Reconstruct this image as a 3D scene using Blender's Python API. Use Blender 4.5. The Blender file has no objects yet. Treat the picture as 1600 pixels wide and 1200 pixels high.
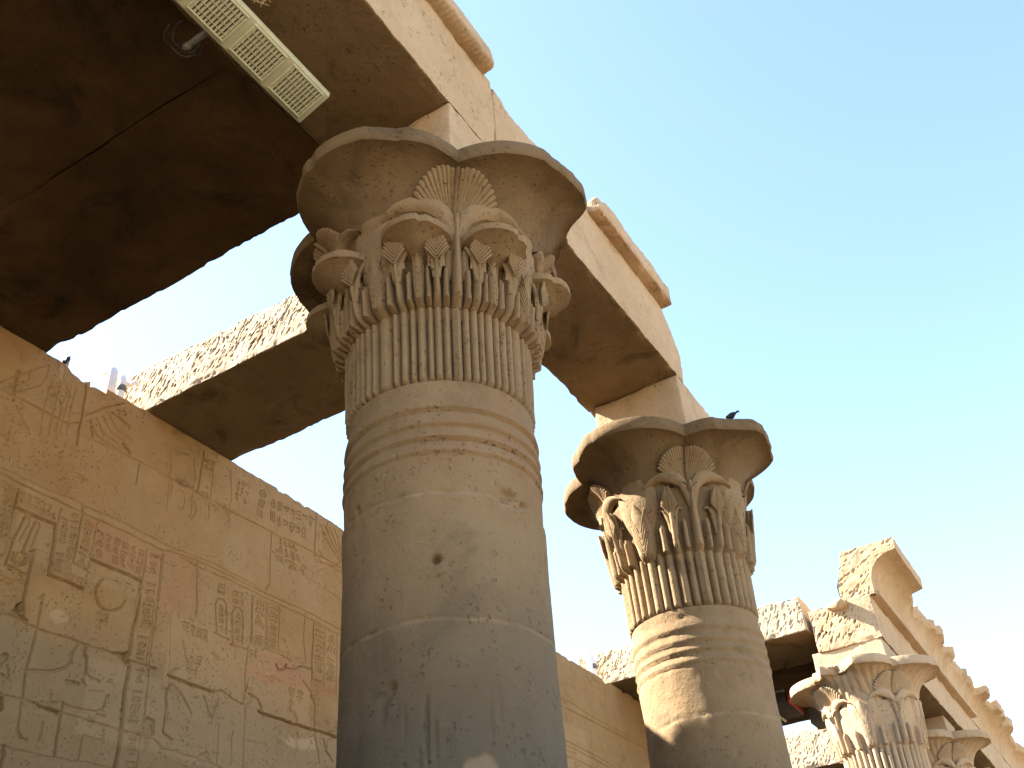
import bpy, math, random
import numpy as np
from mathutils import Matrix, Vector
# ------------------------------------------------------------ camera, sky, sun, exposure
S = bpy.context.scene
YAW, PITCH, ROLL, FPX = -0.50024211, 0.63589936, -0.08589737, 1549.12464
_f = np.array([math.sin(YAW)*math.cos(PITCH), math.cos(YAW)*math.cos(PITCH), math.sin(PITCH)])
_r = np.array([math.cos(YAW), -math.sin(YAW), 0.0]); _u = np.cross(_r, _f)
_r2 = math.cos(ROLL)*_r + math.sin(ROLL)*_u; _u2 = -math.sin(ROLL)*_r + math.cos(ROLL)*_u
cam = bpy.data.cameras.new('camera'); cam.sensor_width = 36; cam.lens = FPX/1600*36
cam.clip_start = .05; cam.clip_end = 3000
camo = bpy.data.objects.new('camera', cam); S.collection.objects.link(camo)
M = Matrix.Identity(4)
for i in range(3):
    M[i][0], M[i][1], M[i][2] = _r2[i], _u2[i], -_f[i]
M[0][3], M[1][3], M[2][3] = 0, 0, 1.6
camo.matrix_world = M; S.camera = camo
SUN_EL = math.radians(40.5); SUN_DIR = np.array([-.955, -.295]); SUN_DIR = SUN_DIR/np.linalg.norm(SUN_DIR)
sd = Vector((SUN_DIR[0]*math.cos(SUN_EL), SUN_DIR[1]*math.cos(SUN_EL), math.sin(SUN_EL)))
W = bpy.data.worlds.new('World'); S.world = W; W.use_nodes = True
nt = W.node_tree; bg = nt.nodes['Background']
sky = nt.nodes.new('ShaderNodeTexSky'); sky.sky_type = 'NISHITA'; sky.sun_disc = False
sky.sun_elevation = SUN_EL; sky.sun_rotation = math.atan2(sd.x, sd.y)
sky.air_density = 1.0; sky.dust_density = 0.35; sky.ozone_density = .25; sky.altitude = 100
nt.links.new(sky.outputs[0], bg.inputs[0]); bg.inputs[1].default_value = .08
sun = bpy.data.lights.new('sun', 'SUN'); sun.energy = 5.0; sun.angle = math.radians(.53); sun.color = (1, .93, .82)
suno = bpy.data.objects.new('sun', sun); S.collection.objects.link(suno)
suno.rotation_euler = sd.to_track_quat('Z', 'Y').to_euler(); suno.location = (-30, -8, 30)
S.view_settings.view_transform = 'Standard'; S.view_settings.look = 'None'
S.view_settings.exposure = 2.85; S.view_settings.gamma = 1
S.cycles.max_bounces = 8; S.cycles.diffuse_bounces = 6; S.cycles.use_denoising = True

# ------------------------------------------------------------ numpy noise
def _h(ix, iy, iz, seed):
    n = (ix.astype(np.uint32)*np.uint32(374761393) + iy.astype(np.uint32)*np.uint32(668265263)
         + iz.astype(np.uint32)*np.uint32(2147483647) + np.uint32(seed*144665 + 977))
    n = (n ^ (n >> np.uint32(13)))*np.uint32(1274126177)
    n = n ^ (n >> np.uint32(16)); n = n*np.uint32(2246822519); n ^= n >> np.uint32(15)
    return n.astype(np.float64)/2147483647.5 - 1
def vn(x, y, z, seed=0):
    x, y, z = np.broadcast_arrays(np.asarray(x, float), np.asarray(y, float), np.asarray(z, float))
    fx, fy, fz = np.floor(x), np.floor(y), np.floor(z)
    ix, iy, iz = fx.astype(np.int64), fy.astype(np.int64), fz.astype(np.int64)
    u, v, w = x-fx, y-fy, z-fz
    u = u*u*(3-2*u); v = v*v*(3-2*v); w = w*w*(3-2*w)
    r = 0
    for a in (0, 1):
        for b in (0, 1):
            for c in (0, 1):
                r = r + _h(ix+a, iy+b, iz+c, seed)*(u if a else 1-u)*(v if b else 1-v)*(w if c else 1-w)
    return r
def fbm(x, y, z, seed=0, o=4):
    r = 0; a = 1; s = 0; f = 1
    for i in range(o):
        r = r + a*vn(x*f, y*f, z*f, seed+i*17); s += a; a *= .5; f *= 2.03
    return r/s
def fbmP(P, f, seed=0, o=3): return fbm(P[..., 0]*f, P[..., 1]*f, P[..., 2]*f, seed, o)

# ------------------------------------------------------------ mesh builder
class MB:
    def __init__(s): s.V = []; s.F = []; s.n = 0
    def add(s, V, F):
        V = np.asarray(V, float).reshape(-1, 3); F = np.asarray(F, np.int64)
        s.V.append(V); s.F.append(F + s.n); s.n += len(V)
    def grid(s, P, cu=False, cv=False, flip=False):
        nu, nv = P.shape[:2]; I = np.arange(nu*nv).reshape(nu, nv)
        if cu: I = np.concatenate([I, I[:1]], 0)
        if cv: I = np.concatenate([I, I[:, :1]], 1)
        F = np.stack([I[:-1, :-1], I[1:, :-1], I[1:, 1:], I[:-1, 1:]], -1).reshape(-1, 4)
        if flip: F = F[:, ::-1]
        s.add(P.reshape(-1, 3), F)
    def lathe(s, prof, n=32, c=(0, 0)):
        a = np.linspace(0, 2*math.pi, n, endpoint=False); prof = np.array(prof, float)
        P = np.stack([c[0]+prof[None, :, 0]*np.cos(a)[:, None], c[1]+prof[None, :, 0]*np.sin(a)[:, None],
                      np.broadcast_to(prof[None, :, 1], (n, len(prof)))], -1)
        s.grid(P, cu=True)
    def tube(s, pts, rad, n=8, flat=1.0, nrm=None):
        pts = np.array(pts, float); m = len(pts); rad = np.broadcast_to(np.asarray(rad, float), (m,))
        T = np.gradient(pts, axis=0); T /= np.linalg.norm(T, axis=1)[:, None]+1e-12
        # rounded ends
        pts = np.concatenate([[pts[0]-T[0]*rad[0]*.9], [pts[0]-T[0]*rad[0]*.55], pts, [pts[-1]+T[-1]*rad[-1]*.55], [pts[-1]+T[-1]*rad[-1]*.9]])
        rad = np.concatenate([[rad[0]*.05], [rad[0]*.8], rad, [rad[-1]*.8], [rad[-1]*.05]])
        T = np.concatenate([T[:1], T[:1], T, T[-1:], T[-1:]])
        up = np.array(nrm if nrm is not None else ((0, 0, 1) if abs(T[0][2]) < .9 else (1, 0, 0)), float)
        A = np.cross(T, up); A /= np.linalg.norm(A, axis=1)[:, None]+1e-9; B = np.cross(A, T)
        a = np.linspace(0, 2*math.pi, n, endpoint=False)
        P = pts[:, None]+rad[:, None, None]*(np.cos(a)[None, :, None]*A[:, None]+flat*np.sin(a)[None, :, None]*B[:, None])
        s.grid(P, cv=True)
    def box(s, lo, hi, b=0.0, Mx=None):
        P, F = rbox(lo, hi, b) if b > 0 else cube(lo, hi)
        if Mx is not None: P = P @ np.array(Mx)[:3, :3].T + np.array(Mx)[:3, 3]
        s.add(P, F)
    def erode(s, amp, f, seed=0, o=3, off=(0, 0, 0)):
        o_ = np.array(off, float)
        for i, V in enumerate(s.V):
            Q = V+o_
            s.V[i] = V+amp*np.stack([fbmP(Q, f, seed, o), fbmP(Q, f, seed+91, o), fbmP(Q, f, seed+57, o)], -1)
    def build(s, name, mat, parent=None, smooth=True, sharp=None, attr=None, loc=None):
        V = np.concatenate(s.V); me = bpy.data.meshes.new(name)
        me.vertices.add(len(V)); me.vertices.foreach_set('co', V.astype(np.float32).ravel())
        lt = np.concatenate([np.full(len(F), F.shape[1]) for F in s.F]); li = np.concatenate([F.ravel() for F in s.F])
        me.loops.add(len(li)); me.loops.foreach_set('vertex_index', li.astype(np.int32))
        me.polygons.add(len(lt)); ls = np.concatenate([[0], np.cumsum(lt)[:-1]])
        me.polygons.foreach_set('loop_start', ls.astype(np.int32)); me.polygons.foreach_set('loop_total', lt.astype(np.int32))
        me.polygons.foreach_set('use_smooth', np.full(len(lt), smooth))
        me.update(calc_edges=True); me.validate()
        if sharp: me.set_sharp_from_angle(angle=math.radians(sharp))
        if attr is not None:
            a = me.attributes.new('stain_shade', 'FLOAT_COLOR', 'POINT'); a.data.foreach_set('color', attr.astype(np.float32).ravel())
        me.materials.append(mat)
        o = bpy.data.objects.new(name, me); S.collection.objects.link(o)
        if parent is not None: o.parent = parent
        if loc is not None: o.location = loc
        return o
def cube(lo, hi):
    x0, y0, z0 = lo; x1, y1, z1 = hi
    V = np.array([(x0, y0, z0), (x1, y0, z0), (x1, y1, z0), (x0, y1, z0), (x0, y0, z1), (x1, y0, z1), (x1, y1, z1), (x0, y1, z1)], float)
    return V, np.array([(0, 3, 2, 1), (4, 5, 6, 7), (0, 1, 5, 4), (1, 2, 6, 5), (2, 3, 7, 6), (3, 0, 4, 7)])
def axis_pts(a, b, step, rad):
    rad = min(rad, (b-a)*.45); n = max(1, int(round((b-a-2*rad)/step)))
    e = np.array([0, .35, .7])*rad
    return np.concatenate([a+e, np.linspace(a+rad, b-rad, n+1), (b-e)[::-1]])
def rbox(lo, hi, rad, step=1e9, fn=None, fine=None):
    """box with rounded edges cut into a grid; fn(P, N, edge, side) returns an offset along N"""
    lo = np.array(lo, float); hi = np.array(hi, float); rad = min(rad, .45*float((hi-lo).min()))
    Vs = []; Fs = []; n = 0
    for ax in range(3):
        for sg in (0, 1):
            u, v = [i for i in range(3) if i != ax]
            st = (fine or {}).get(('-' if sg == 0 else '+')+'xyz'[ax], step)
            pu = axis_pts(lo[u], hi[u], st, rad); pv = axis_pts(lo[v], hi[v], st, rad)
            P = np.zeros((len(pu), len(pv), 3)); P[..., u] = pu[:, None]; P[..., v] = pv[None, :]; P[..., ax] = hi[ax] if sg else lo[ax]
            In = np.clip(P, lo+rad, hi-rad); N = P-In; N /= np.linalg.norm(N, axis=-1)[..., None]+1e-12
            Q = In+N*rad
            if fn is not None:
                d = np.minimum(Q-lo, hi-Q); ds = np.sort(d, axis=-1); edge = np.clip(1-ds[..., 1]/(3*rad+.02), 0, 1)
                Q = Q+N*fn(Q, N, edge, ('-' if sg == 0 else '+')+'xyz'[ax])[..., None]
            I = np.arange(len(pu)*len(pv)).reshape(len(pu), len(pv))
            F = np.stack([I[:-1, :-1], I[1:, :-1], I[1:, 1:], I[:-1, 1:]], -1).reshape(-1, 4)
            if (sg == 1) == (ax == 1): F = F[:, ::-1]
            Vs.append(Q.reshape(-1, 3)); Fs.append(F+n); n += len(Vs[-1])
    return np.concatenate(Vs), np.concatenate(Fs)
def empty(name, loc=(0, 0, 0)):
    o = bpy.data.objects.new(name, None); o.empty_display_size = .2; o.location = loc; S.collection.objects.link(o); return o
def tag(o, label=None, cat=None, group=None, kind=None):
    if label: o['label'] = label
    if cat: o['category'] = cat
    if group: o['group'] = group
    if kind: o['kind'] = kind
    return o

# ------------------------------------------------------------ materials
ALB = .43
def stone(name, c1, c2, dark=(.06, .045, .03), dark_amt=.3, dscale=1.1, speck=.25, bump=.35, pit=.5, pscale=55, grey=None, red=(.30, .10, .055), dlo=.52, k=1.0, stretch=(1, 1, 1)):
    m = bpy.data.materials.new(name); m.use_nodes = True; n = m.node_tree.nodes; L = m.node_tree.links
    c1 = tuple(x*ALB*k for x in c1); c2 = tuple(x*ALB*k for x in c2); dark = tuple(x*ALB*k for x in dark)
    b = n['Principled BSDF']; b.inputs['Roughness'].default_value = .92; b.inputs['Specular IOR Level'].default_value = .18
    geo = n.new('ShaderNodeNewGeometry')
    def N(t, **k):
        x = n.new(t)
        for a, c in k.items(): setattr(x, a, c)
        return x
    mp = N('ShaderNodeMapping'); mp.inputs['Scale'].default_value = stretch; L.new(geo.outputs['Position'], mp.inputs['Vector'])
    def noise(sc, det=6, rough=.6, vec=None, dist=0):
        x = N('ShaderNodeTexNoise'); x.inputs['Scale'].default_value = sc; x.inputs['Detail'].default_value = det
        x.inputs['Roughness'].default_value = rough; x.inputs['Distortion'].default_value = dist
        L.new(vec or mp.outputs[0], x.inputs['Vector']); return x.outputs['Fac']
    def ramp(src, a, b_):
        x = N('ShaderNodeMapRange'); x.inputs['From Min'].default_value = a; x.inputs['From Max'].default_value = b_; x.interpolation_type = 'SMOOTHSTEP'
        L.new(src, x.inputs['Value']); return x.outputs[0]
    def mul(a, k, k2=None):
        x = N('ShaderNodeMath', operation='MULTIPLY'); L.new(a, x.inputs[0])
        if k2 is not None: L.new(k2, x.inputs[1])
        else: x.inputs[1].default_value = k
        return x.outputs[0]
    def mix(fac, A, B, bt='MIX'):
        x = N('ShaderNodeMix', data_type='RGBA', blend_type=bt)
        if isinstance(fac, float): x.inputs[0].default_value = fac
        else: L.new(fac, x.inputs[0])
        for v, i in ((A, 6), (B, 7)):
            if isinstance(v, tuple): x.inputs[i].default_value = (*v, 1)
            else: L.new(v, x.inputs[i])
        return x.outputs[2]
    col = mix(ramp(noise(.9, 8, .65), .32, .68), c1, c2)
    col = mix(mul(ramp(noise(5.5, 8, .7), .4, .7), .45), col, tuple(.5*(c1[i]+c2[i])*(.82, .78, .72)[i] for i in range(3)))
    col = mix(mul(ramp(noise(dscale, 9, .68, dist=.6), dlo, dlo+.2), dark_amt), col, dark)
    # grain: light and dark specks
    col = mix(mul(ramp(noise(150, 3, .7), .55, .75), speck), col, tuple(x*.45 for x in c1))
    col = mix(mul(ramp(noise(95, 3, .7), .6, .75), speck*.7), col, tuple(min(.8, x*1.35) for x in c2))
    if grey:
        sep = N('ShaderNodeSeparateXYZ'); L.new(geo.outputs['Position'], sep.inputs[0])
        ad = N('ShaderNodeMath', operation='MULTIPLY_ADD'); L.new(noise(1.6, 6, .6), ad.inputs[0]); ad.inputs[1].default_value = grey[4]; L.new(sep.outputs['Z'], ad.inputs[2])
        col = mix(mul(ramp(ad.outputs[0], grey[1]+grey[4]*.5, grey[0]+grey[4]*.5), grey[3]), col, grey[2])
    at = N('ShaderNodeAttribute', attribute_name='stain_shade'); sp = N('ShaderNodeSeparateColor'); L.new(at.outputs['Color'], sp.inputs[0])
    wob = ramp(noise(4.5, 9, .75), .30, .66)
    col = mix(mul(sp.outputs[0], 1, wob), col, red)
    col = mix(mul(sp.outputs[1], 1, wob), col, dark)
    col = mix(sp.outputs[2], col, (.37, .27, .16))
    L.new(col, b.inputs['Base Color'])
    # bump
    pits = mul(ramp(noise(pscale, 2, .5), .60, .74), pit, ramp(noise(6, 4, .6), .40, .60))
    b1 = N('ShaderNodeBump'); b1.inputs['Strength'].default_value = 1; b1.inputs['Distance'].default_value = .012; b1.invert = True; L.new(pits, b1.inputs['Height'])
    b2 = N('ShaderNodeBump'); b2.inputs['Strength'].default_value = bump; b2.inputs['Distance'].default_value = .012
    L.new(noise(38, 8, .72), b2.inputs['Height']); L.new(b1.outputs[0], b2.inputs['Normal'])
    b3 = N('ShaderNodeBump'); b3.inputs['Strength'].default_value = bump*.8; b3.inputs['Distance'].default_value = .03
    L.new(noise(7, 5, .6), b3.inputs['Height']); L.new(b2.outputs[0], b3.inputs['Normal'])
    L.new(b3.outputs[0], b.inputs['Normal'])
    return m
def plain(name, col, rough=.5, metal=0, var=.15):
    m = bpy.data.materials.new(name); m.use_nodes = True; n = m.node_tree.nodes; L = m.node_tree.links; b = n['Principled BSDF']
    b.inputs['Roughness'].default_value = rough; b.inputs['Metallic'].default_value = metal
    t = n.new('ShaderNodeTexNoise'); t.inputs['Scale'].default_value = 18; t.inputs['Detail'].default_value = 6
    g = n.new('ShaderNodeNewGeometry'); L.new(g.outputs['Position'], t.inputs['Vector'])
    x = n.new('ShaderNodeMix'); x.data_type = 'RGBA'; L.new(t.outputs['Fac'], x.inputs[0])
    x.inputs[6].default_value = (*[c*(1-var*1.5) for c in col], 1); x.inputs[7].default_value = (*[min(1, c*(1+var)) for c in col], 1)
    L.new(x.outputs[2], b.inputs['Base Color']); return m
SAND1, SAND2 = (.50, .335, .19), (.58, .42, .27)
M_wall = stone('wall sandstone', (.70, .41, .17), (.78, .51, .24), dark=(.20, .135, .07), dark_amt=.35, dscale=.8, speck=.18, bump=.4, pit=.16, pscale=52,
               grey=(4.30, 4.90, (.17, .125, .075), .7, .8), k=0.92)
M_col = stone('column sandstone', (.56, .36, .175), (.68, .455, .24), dark=(.13, .10, .065), dark_amt=.4, dscale=1.9, speck=.5, bump=.7, pit=.5, pscale=38,
              grey=(2.5, 4.05, (.072, .064, .048), .85, .6), k=0.84)
M_cap = stone('capital sandstone', (.52, .34, .172), (.64, .435, .235), dark=(.26, .165, .075), dark_amt=.45, dscale=3.0, speck=.4, bump=.45, pit=.25, pscale=45, k=0.9)
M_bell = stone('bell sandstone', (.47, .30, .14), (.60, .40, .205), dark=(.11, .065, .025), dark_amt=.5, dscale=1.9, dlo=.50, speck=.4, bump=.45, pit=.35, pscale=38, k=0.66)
M_pale = stone('weathered pale sandstone', (.80, .56, .33), (.92, .66, .41), dark=(.42, .28, .15), dark_amt=.3, dscale=2.2, speck=.4, bump=.45, pit=.3, pscale=40)
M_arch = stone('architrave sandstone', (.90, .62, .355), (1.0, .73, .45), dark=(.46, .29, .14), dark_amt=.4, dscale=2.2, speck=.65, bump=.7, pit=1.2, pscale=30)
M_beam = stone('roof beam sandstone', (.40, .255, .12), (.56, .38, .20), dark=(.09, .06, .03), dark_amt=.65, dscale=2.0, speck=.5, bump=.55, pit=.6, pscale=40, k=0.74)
M_sunpick = stone('sun-brightened picked sandstone', (.98, .72, .44), (1.0, .80, .54), dark=(.5, .32, .15), dark_amt=.25, dscale=2, speck=.3, bump=.4, pit=.4, pscale=40)  # beam stone brightened on its sunward faces: sunlight put into the colour
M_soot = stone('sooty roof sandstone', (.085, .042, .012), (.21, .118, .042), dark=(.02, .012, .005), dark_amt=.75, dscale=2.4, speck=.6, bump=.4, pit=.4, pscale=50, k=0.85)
M_dimfloor = stone('bounce-cutting dark paving', (.13, .10, .07), (.19, .15, .105), dark=(.06, .05, .04), dark_amt=.5, dscale=.8)
M_ground = stone('sandy court', (.62, .46, .28), (.74, .55, .34), dark=(.42, .31, .19), dark_amt=.3, dscale=.3, speck=.3, bump=.4, pit=.2, pscale=30)
M_lamp = plain('cream enamel', (.42, .41, .27), .5); M_lampdark = plain('black plastic', (.02, .02, .02), .5)
M_slot = plain('louvre shadow metal', (.12, .11, .08), .6); M_white = plain('white plastic pipe', (.75, .73, .72), .4, var=.05)
M_birdd = plain('dark feathers', (.02, .022, .028), .7); M_birdw = plain('pale feathers', (.45, .42, .38), .8); M_grey = plain('grey metal', (.12, .12, .11), .5)
M_redpl = plain('red plastic', (.35, .02, .015), .4); M_straw = plain('dry straw', (.36, .25, .12), .9)

# carved lines of the wall in wall coordinates (along, up): c cut, r raised text field, g glyph field, s stained patch or loss
WALL=[
('r',[(3.56,5.495),(3.92,5.499),(4.09,5.546),(4.24,5.510),(4.75,5.497),(4.74,5.206),(4.26,5.208),(4.25,4.965),(3.94,4.963),(3.91,5.352),(3.58,5.344)],0.012,0),
('r',[(3.41,5.497),(3.56,5.503),(3.58,4.968),(3.48,4.966),(3.34,5.483)],0.012,0),
('r',[(4.75,5.497),(4.92,5.504),(4.94,4.884),(4.75,4.823),(4.74,5.206)],0.012,0),
('r',[(4.72,5.071),(4.90,5.133),(4.94,4.564),(4.95,4.073),(4.96,3.730),(4.80,3.700),(4.78,4.034),(4.76,4.501),(4.74,4.595)],0.012,0),
('c',[(3.39,5.547),(4.10,5.540),(4.11,5.120),(4.24,5.108)],0.008,0.016),
('c',[(4.10,5.540),(4.09,5.597)],0.01,0.014),
('c',[(4.12,5.537),(4.55,5.549),(4.92,5.539)],0.008,0.014),
('c',[(3.38,5.596),(3.76,5.593),(4.10,5.614)],0.006,0.008),
('c',[(4.10,5.602),(4.33,5.615),(4.54,5.613),(4.75,5.606),(5.04,5.600)],0.008,0.01),
('c',[(3.58,5.344),(3.91,5.350),(3.94,4.962),(4.24,4.960)],0.012,0.022),
('c',[(4.26,5.208),(4.74,5.204),(4.75,5.068),(4.74,4.819)],0.012,0.022),
('c',[(3.92,5.499),(3.92,5.360)],0.007,0.01),
('c',[(4.24,5.510),(4.25,4.965)],0.006,0.009),
('c',[(4.75,5.497),(4.75,5.209)],0.007,0.012),
('c',[(4.92,5.504),(4.94,4.884)],0.007,0.012),
('c',[(4.90,5.489),(4.92,4.877)],0.006,0.01),
('c',[(3.56,5.497),(3.57,4.968),(3.50,4.964)],0.009,0.014),
('c',[(4.08,4.989),(4.10,5.101)],0.006,0.008),
('c',[(4.08,5.102),(4.27,5.106),(4.49,5.114),(4.76,5.094)],0.005,0.006),
('c',[(3.57,5.106),(3.93,5.108)],0.005,0.006),
('c',[(3.67,5.326),(3.65,5.281),(3.62,5.129),(3.60,4.910),(3.79,4.901),(3.80,5.103)],0.011,0.018),
('c',[(3.67,5.326),(3.69,5.325),(3.70,5.278),(3.66,5.121)],0.007,0.01),
('c',[(3.75,5.313),(3.73,5.222),(3.71,5.052)],0.009,0.014),
('c',[(3.77,5.318),(3.79,5.281),(3.76,5.041),(3.76,4.994)],0.007,0.01),
('c',[(3.64,4.879),(3.70,4.891),(3.75,4.871)],0.012,0.014),
('c',[(3.73,5.050),(3.75,5.035),(3.75,5.016),(3.75,4.994),(3.75,4.973),(3.73,4.956),(3.71,4.943),(3.69,4.937),(3.67,4.939),(3.66,4.947),(3.64,4.962),(3.64,4.981),(3.64,5.002),(3.64,5.022)],0.009,0.014),
('c',[(3.73,5.014),(3.73,4.993),(3.72,4.974),(3.71,4.961),(3.69,4.956),(3.67,4.961),(3.66,4.975),(3.65,4.994),(3.66,5.014),(3.67,5.031),(3.69,5.040),(3.71,5.040),(3.72,5.030),(3.73,5.013)],0.006,0.01),
('c',[(4.62,4.999),(4.61,4.973),(4.60,4.949),(4.59,4.926),(4.57,4.907),(4.55,4.891),(4.52,4.878),(4.50,4.870),(4.47,4.867),(4.45,4.868),(4.43,4.873),(4.41,4.883),(4.39,4.897),(4.37,4.914),(4.36,4.934),(4.35,4.957),(4.35,4.981),(4.35,5.006),(4.36,5.032),(4.36,5.056),(4.38,5.080),(4.39,5.101)],0.009,0.012),
('c',[(4.60,5.004),(4.60,4.982),(4.59,4.961),(4.58,4.941),(4.57,4.922),(4.56,4.906),(4.54,4.893),(4.52,4.883),(4.50,4.877),(4.48,4.874),(4.46,4.874),(4.44,4.879),(4.43,4.886),(4.41,4.897)],0.006,0.007),
('c',[(3.95,4.806),(3.92,4.766),(3.95,4.766),(3.95,4.577)],0.009,0.014),
('r',[(4.61,5.052),(4.61,5.016),(4.61,4.980),(4.59,4.947),(4.57,4.917),(4.54,4.895),(4.51,4.880),(4.47,4.874),(4.44,4.878),(4.41,4.890),(4.39,4.910),(4.37,4.937),(4.36,4.969),(4.36,5.004),(4.37,5.039),(4.38,5.072),(4.40,5.101),(4.43,5.124),(4.46,5.138),(4.50,5.144),(4.53,5.140),(4.56,5.126),(4.59,5.104),(4.60,5.075)],0.01,0),
('c',[(3.78,5.084),(3.80,4.872),(3.80,4.726),(3.83,4.636)],0.012,0.02),
('c',[(3.59,4.827),(3.63,4.822),(3.71,4.815),(3.80,4.836)],0.01,0.012),
('s',[(3.59,4.806),(3.79,4.868),(3.80,4.681),(3.78,4.609),(3.66,4.567)],'rough',1),
('g',[(3.44,5.501),(3.56,5.499),(3.56,5.056),(3.49,5.071)],2,9),
('g',[(3.57,5.488),(3.90,5.494),(3.90,5.378),(3.59,5.367)],6,2),
('g',[(3.93,5.482),(4.08,5.514),(4.12,5.024),(3.95,4.981)],2,9),
('g',[(4.12,5.499),(4.23,5.480),(4.23,5.117),(4.13,5.127)],1,7),
('g',[(4.08,5.083),(4.23,5.092),(4.23,4.983),(4.09,4.980)],2,2),
('g',[(4.24,5.474),(4.74,5.472),(4.73,5.242),(4.28,5.232)],6,3),
('g',[(4.77,5.481),(4.89,5.486),(4.90,4.872),(4.79,4.837)],1,10),
('g',[(4.76,5.039),(4.88,5.080),(4.90,4.563),(4.79,4.555)],1,9),
('g',[(4.81,4.516),(4.92,4.536),(4.92,4.106),(4.80,4.079)],1,8),
('g',[(4.83,4.025),(4.93,4.029),(4.96,3.730),(4.85,3.709)],1,7),
('g',[(4.38,4.841),(4.52,4.854),(4.50,4.695),(4.41,4.680)],2,3),
('c',[(3.66,4.567),(3.72,4.580),(3.77,4.578),(3.88,4.564),(3.95,4.561),(4.29,4.568),(4.62,4.569),(4.78,4.556),(4.95,4.565),(5.02,4.575)],0.009,0.016),
('s',[(3.75,4.591),(3.80,4.683),(3.84,4.606),(3.88,4.577),(3.83,4.571)],'hole',1),
('s',[(4.61,4.565),(4.65,4.605),(4.73,4.620),(4.74,4.562),(4.78,4.558),(4.73,4.510)],'hole',1),
('s',[(3.79,4.056),(3.83,4.061),(3.85,3.991),(3.82,3.949)],'hole',1),
('c',[(3.79,4.056),(3.97,4.064),(4.27,4.054),(4.50,4.047),(4.77,4.042),(5.09,4.043),(5.18,4.001),(5.25,3.995),(5.34,4.021)],0.008,0.01),
('s',[(4.08,4.063),(4.26,4.058),(4.26,4.042),(4.09,4.048)],'hole',0.6),
('s',[(4.98,4.193),(5.06,4.181),(5.09,4.054),(4.96,4.039)],'hole',0.5),
('c',[(3.94,4.754),(3.95,4.561),(3.94,4.281),(3.96,4.067),(3.98,3.869),(4.00,3.837)],0.009,0.014),
('c',[(4.27,4.118),(4.27,4.049),(4.28,3.768)],0.011,0.018),
('c',[(3.88,3.744),(4.28,3.749),(4.52,3.766),(5.00,3.767)],0.008,0.008),
('c',[(3.91,3.748),(3.92,3.611),(3.93,3.561)],0.012,0.02),
('c',[(4.75,5.034),(4.74,4.825),(4.74,4.605)],0.014,0.022),
('c',[(4.76,4.501),(4.76,4.335),(4.78,4.033),(4.78,3.754)],0.014,0.022),
('c',[(4.93,4.550),(4.96,4.054),(4.96,3.730)],0.007,0.01),
('c',[(4.95,4.557),(4.97,4.058)],0.006,0.008),
('c',[(4.92,5.093),(4.94,4.564)],0.007,0.01),
('c',[(4.89,5.084),(4.91,4.562)],0.006,0.009),
('c',[(4.36,4.555),(4.36,4.503),(4.39,4.470),(4.41,4.372)],0.013,0.02),
('c',[(3.96,4.260),(4.14,4.306),(4.23,4.352),(4.27,4.415),(4.27,4.485),(4.30,4.567)],0.011,0.014),
('c',[(4.29,4.111),(4.39,4.108),(4.63,4.103)],0.009,0.012),
('c',[(4.44,4.110),(4.55,4.119),(4.60,4.151),(4.61,4.243),(4.63,4.260)],0.009,0.012),
('c',[(4.26,4.266),(4.35,4.276)],0.014,0.016),
('c',[(4.38,4.309),(4.42,4.283)],0.01,0.012),
('c',[(4.43,4.353),(4.48,4.341),(4.53,4.339)],0.012,0.014),
('c',[(4.45,4.253),(4.58,4.272)],0.006,0.007),
('c',[(4.48,3.941),(4.65,3.941),(4.64,4.013)],0.008,0.01),
('c',[(4.47,3.935),(4.47,3.766)],0.008,0.01),
('c',[(3.98,3.869),(4.01,3.814),(4.06,3.816)],0.014,0.014),
('c',[(4.17,4.148),(4.17,4.082),(4.22,4.104)],0.012,0.012),
('c',[(4.15,3.954),(4.15,3.908),(4.15,3.836)],0.01,0.01),
('c',[(3.74,4.260),(3.77,4.298)],0.03,0.02),
('c',[(3.76,4.181),(3.84,4.156),(3.80,4.250)],0.009,0.012),
('c',[(5.17,4.485),(5.16,4.375),(5.16,4.111),(5.26,4.080)],0.011,0.016),
('c',[(5.14,4.555),(5.25,4.540)],0.014,0.02),
('c',[(5.14,4.555),(5.17,4.606),(5.24,4.637)],0.008,0.01),
('c',[(5.08,5.066),(5.19,4.169)],0.005,0.005),
('c',[(4.94,5.555),(5.28,5.593),(5.82,5.586),(6.17,5.588),(6.64,5.597),(7.17,5.577)],0.008,0.011),
('c',[(5.10,5.547),(5.29,5.542),(5.88,5.549),(6.07,5.545),(6.64,5.540),(7.18,5.522)],0.007,0.01),
('c',[(5.28,5.593),(5.32,5.289),(5.34,5.108)],0.007,0.011),
('c',[(5.95,5.503),(5.98,5.089)],0.01,0.015),
('c',[(6.13,5.491),(6.16,5.074)],0.006,0.009),
('c',[(6.15,5.498),(6.18,5.080)],0.006,0.009),
('c',[(6.30,5.512),(6.32,5.104)],0.006,0.009),
('c',[(6.78,5.509),(6.79,4.970)],0.01,0.015),
('c',[(6.94,5.503),(6.96,4.960)],0.006,0.009),
('c',[(7.12,5.520),(7.14,4.971)],0.006,0.009),
('c',[(6.78,5.509),(7.12,5.510)],0.006,0.008),
('c',[(5.95,5.503),(6.30,5.512)],0.006,0.008),
('g',[(5.97,5.490),(6.13,5.489),(6.15,5.072),(5.99,5.076)],1,8),
('g',[(6.16,5.482),(6.30,5.501),(6.31,5.102),(6.18,5.080)],1,7),
('g',[(6.79,5.483),(6.94,5.481),(6.95,4.958),(6.81,4.956)],1,10),
('g',[(6.96,5.478),(7.12,5.489),(7.13,4.969),(6.97,4.953)],1,9),
('c',[(5.58,5.033),(5.53,5.282),(5.55,5.340),(5.61,5.359),(5.65,5.335),(5.68,5.064)],0.008,0.013),
('g',[(5.55,5.299),(5.64,5.314),(5.66,5.072),(5.58,5.051)],1,4),
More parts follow.
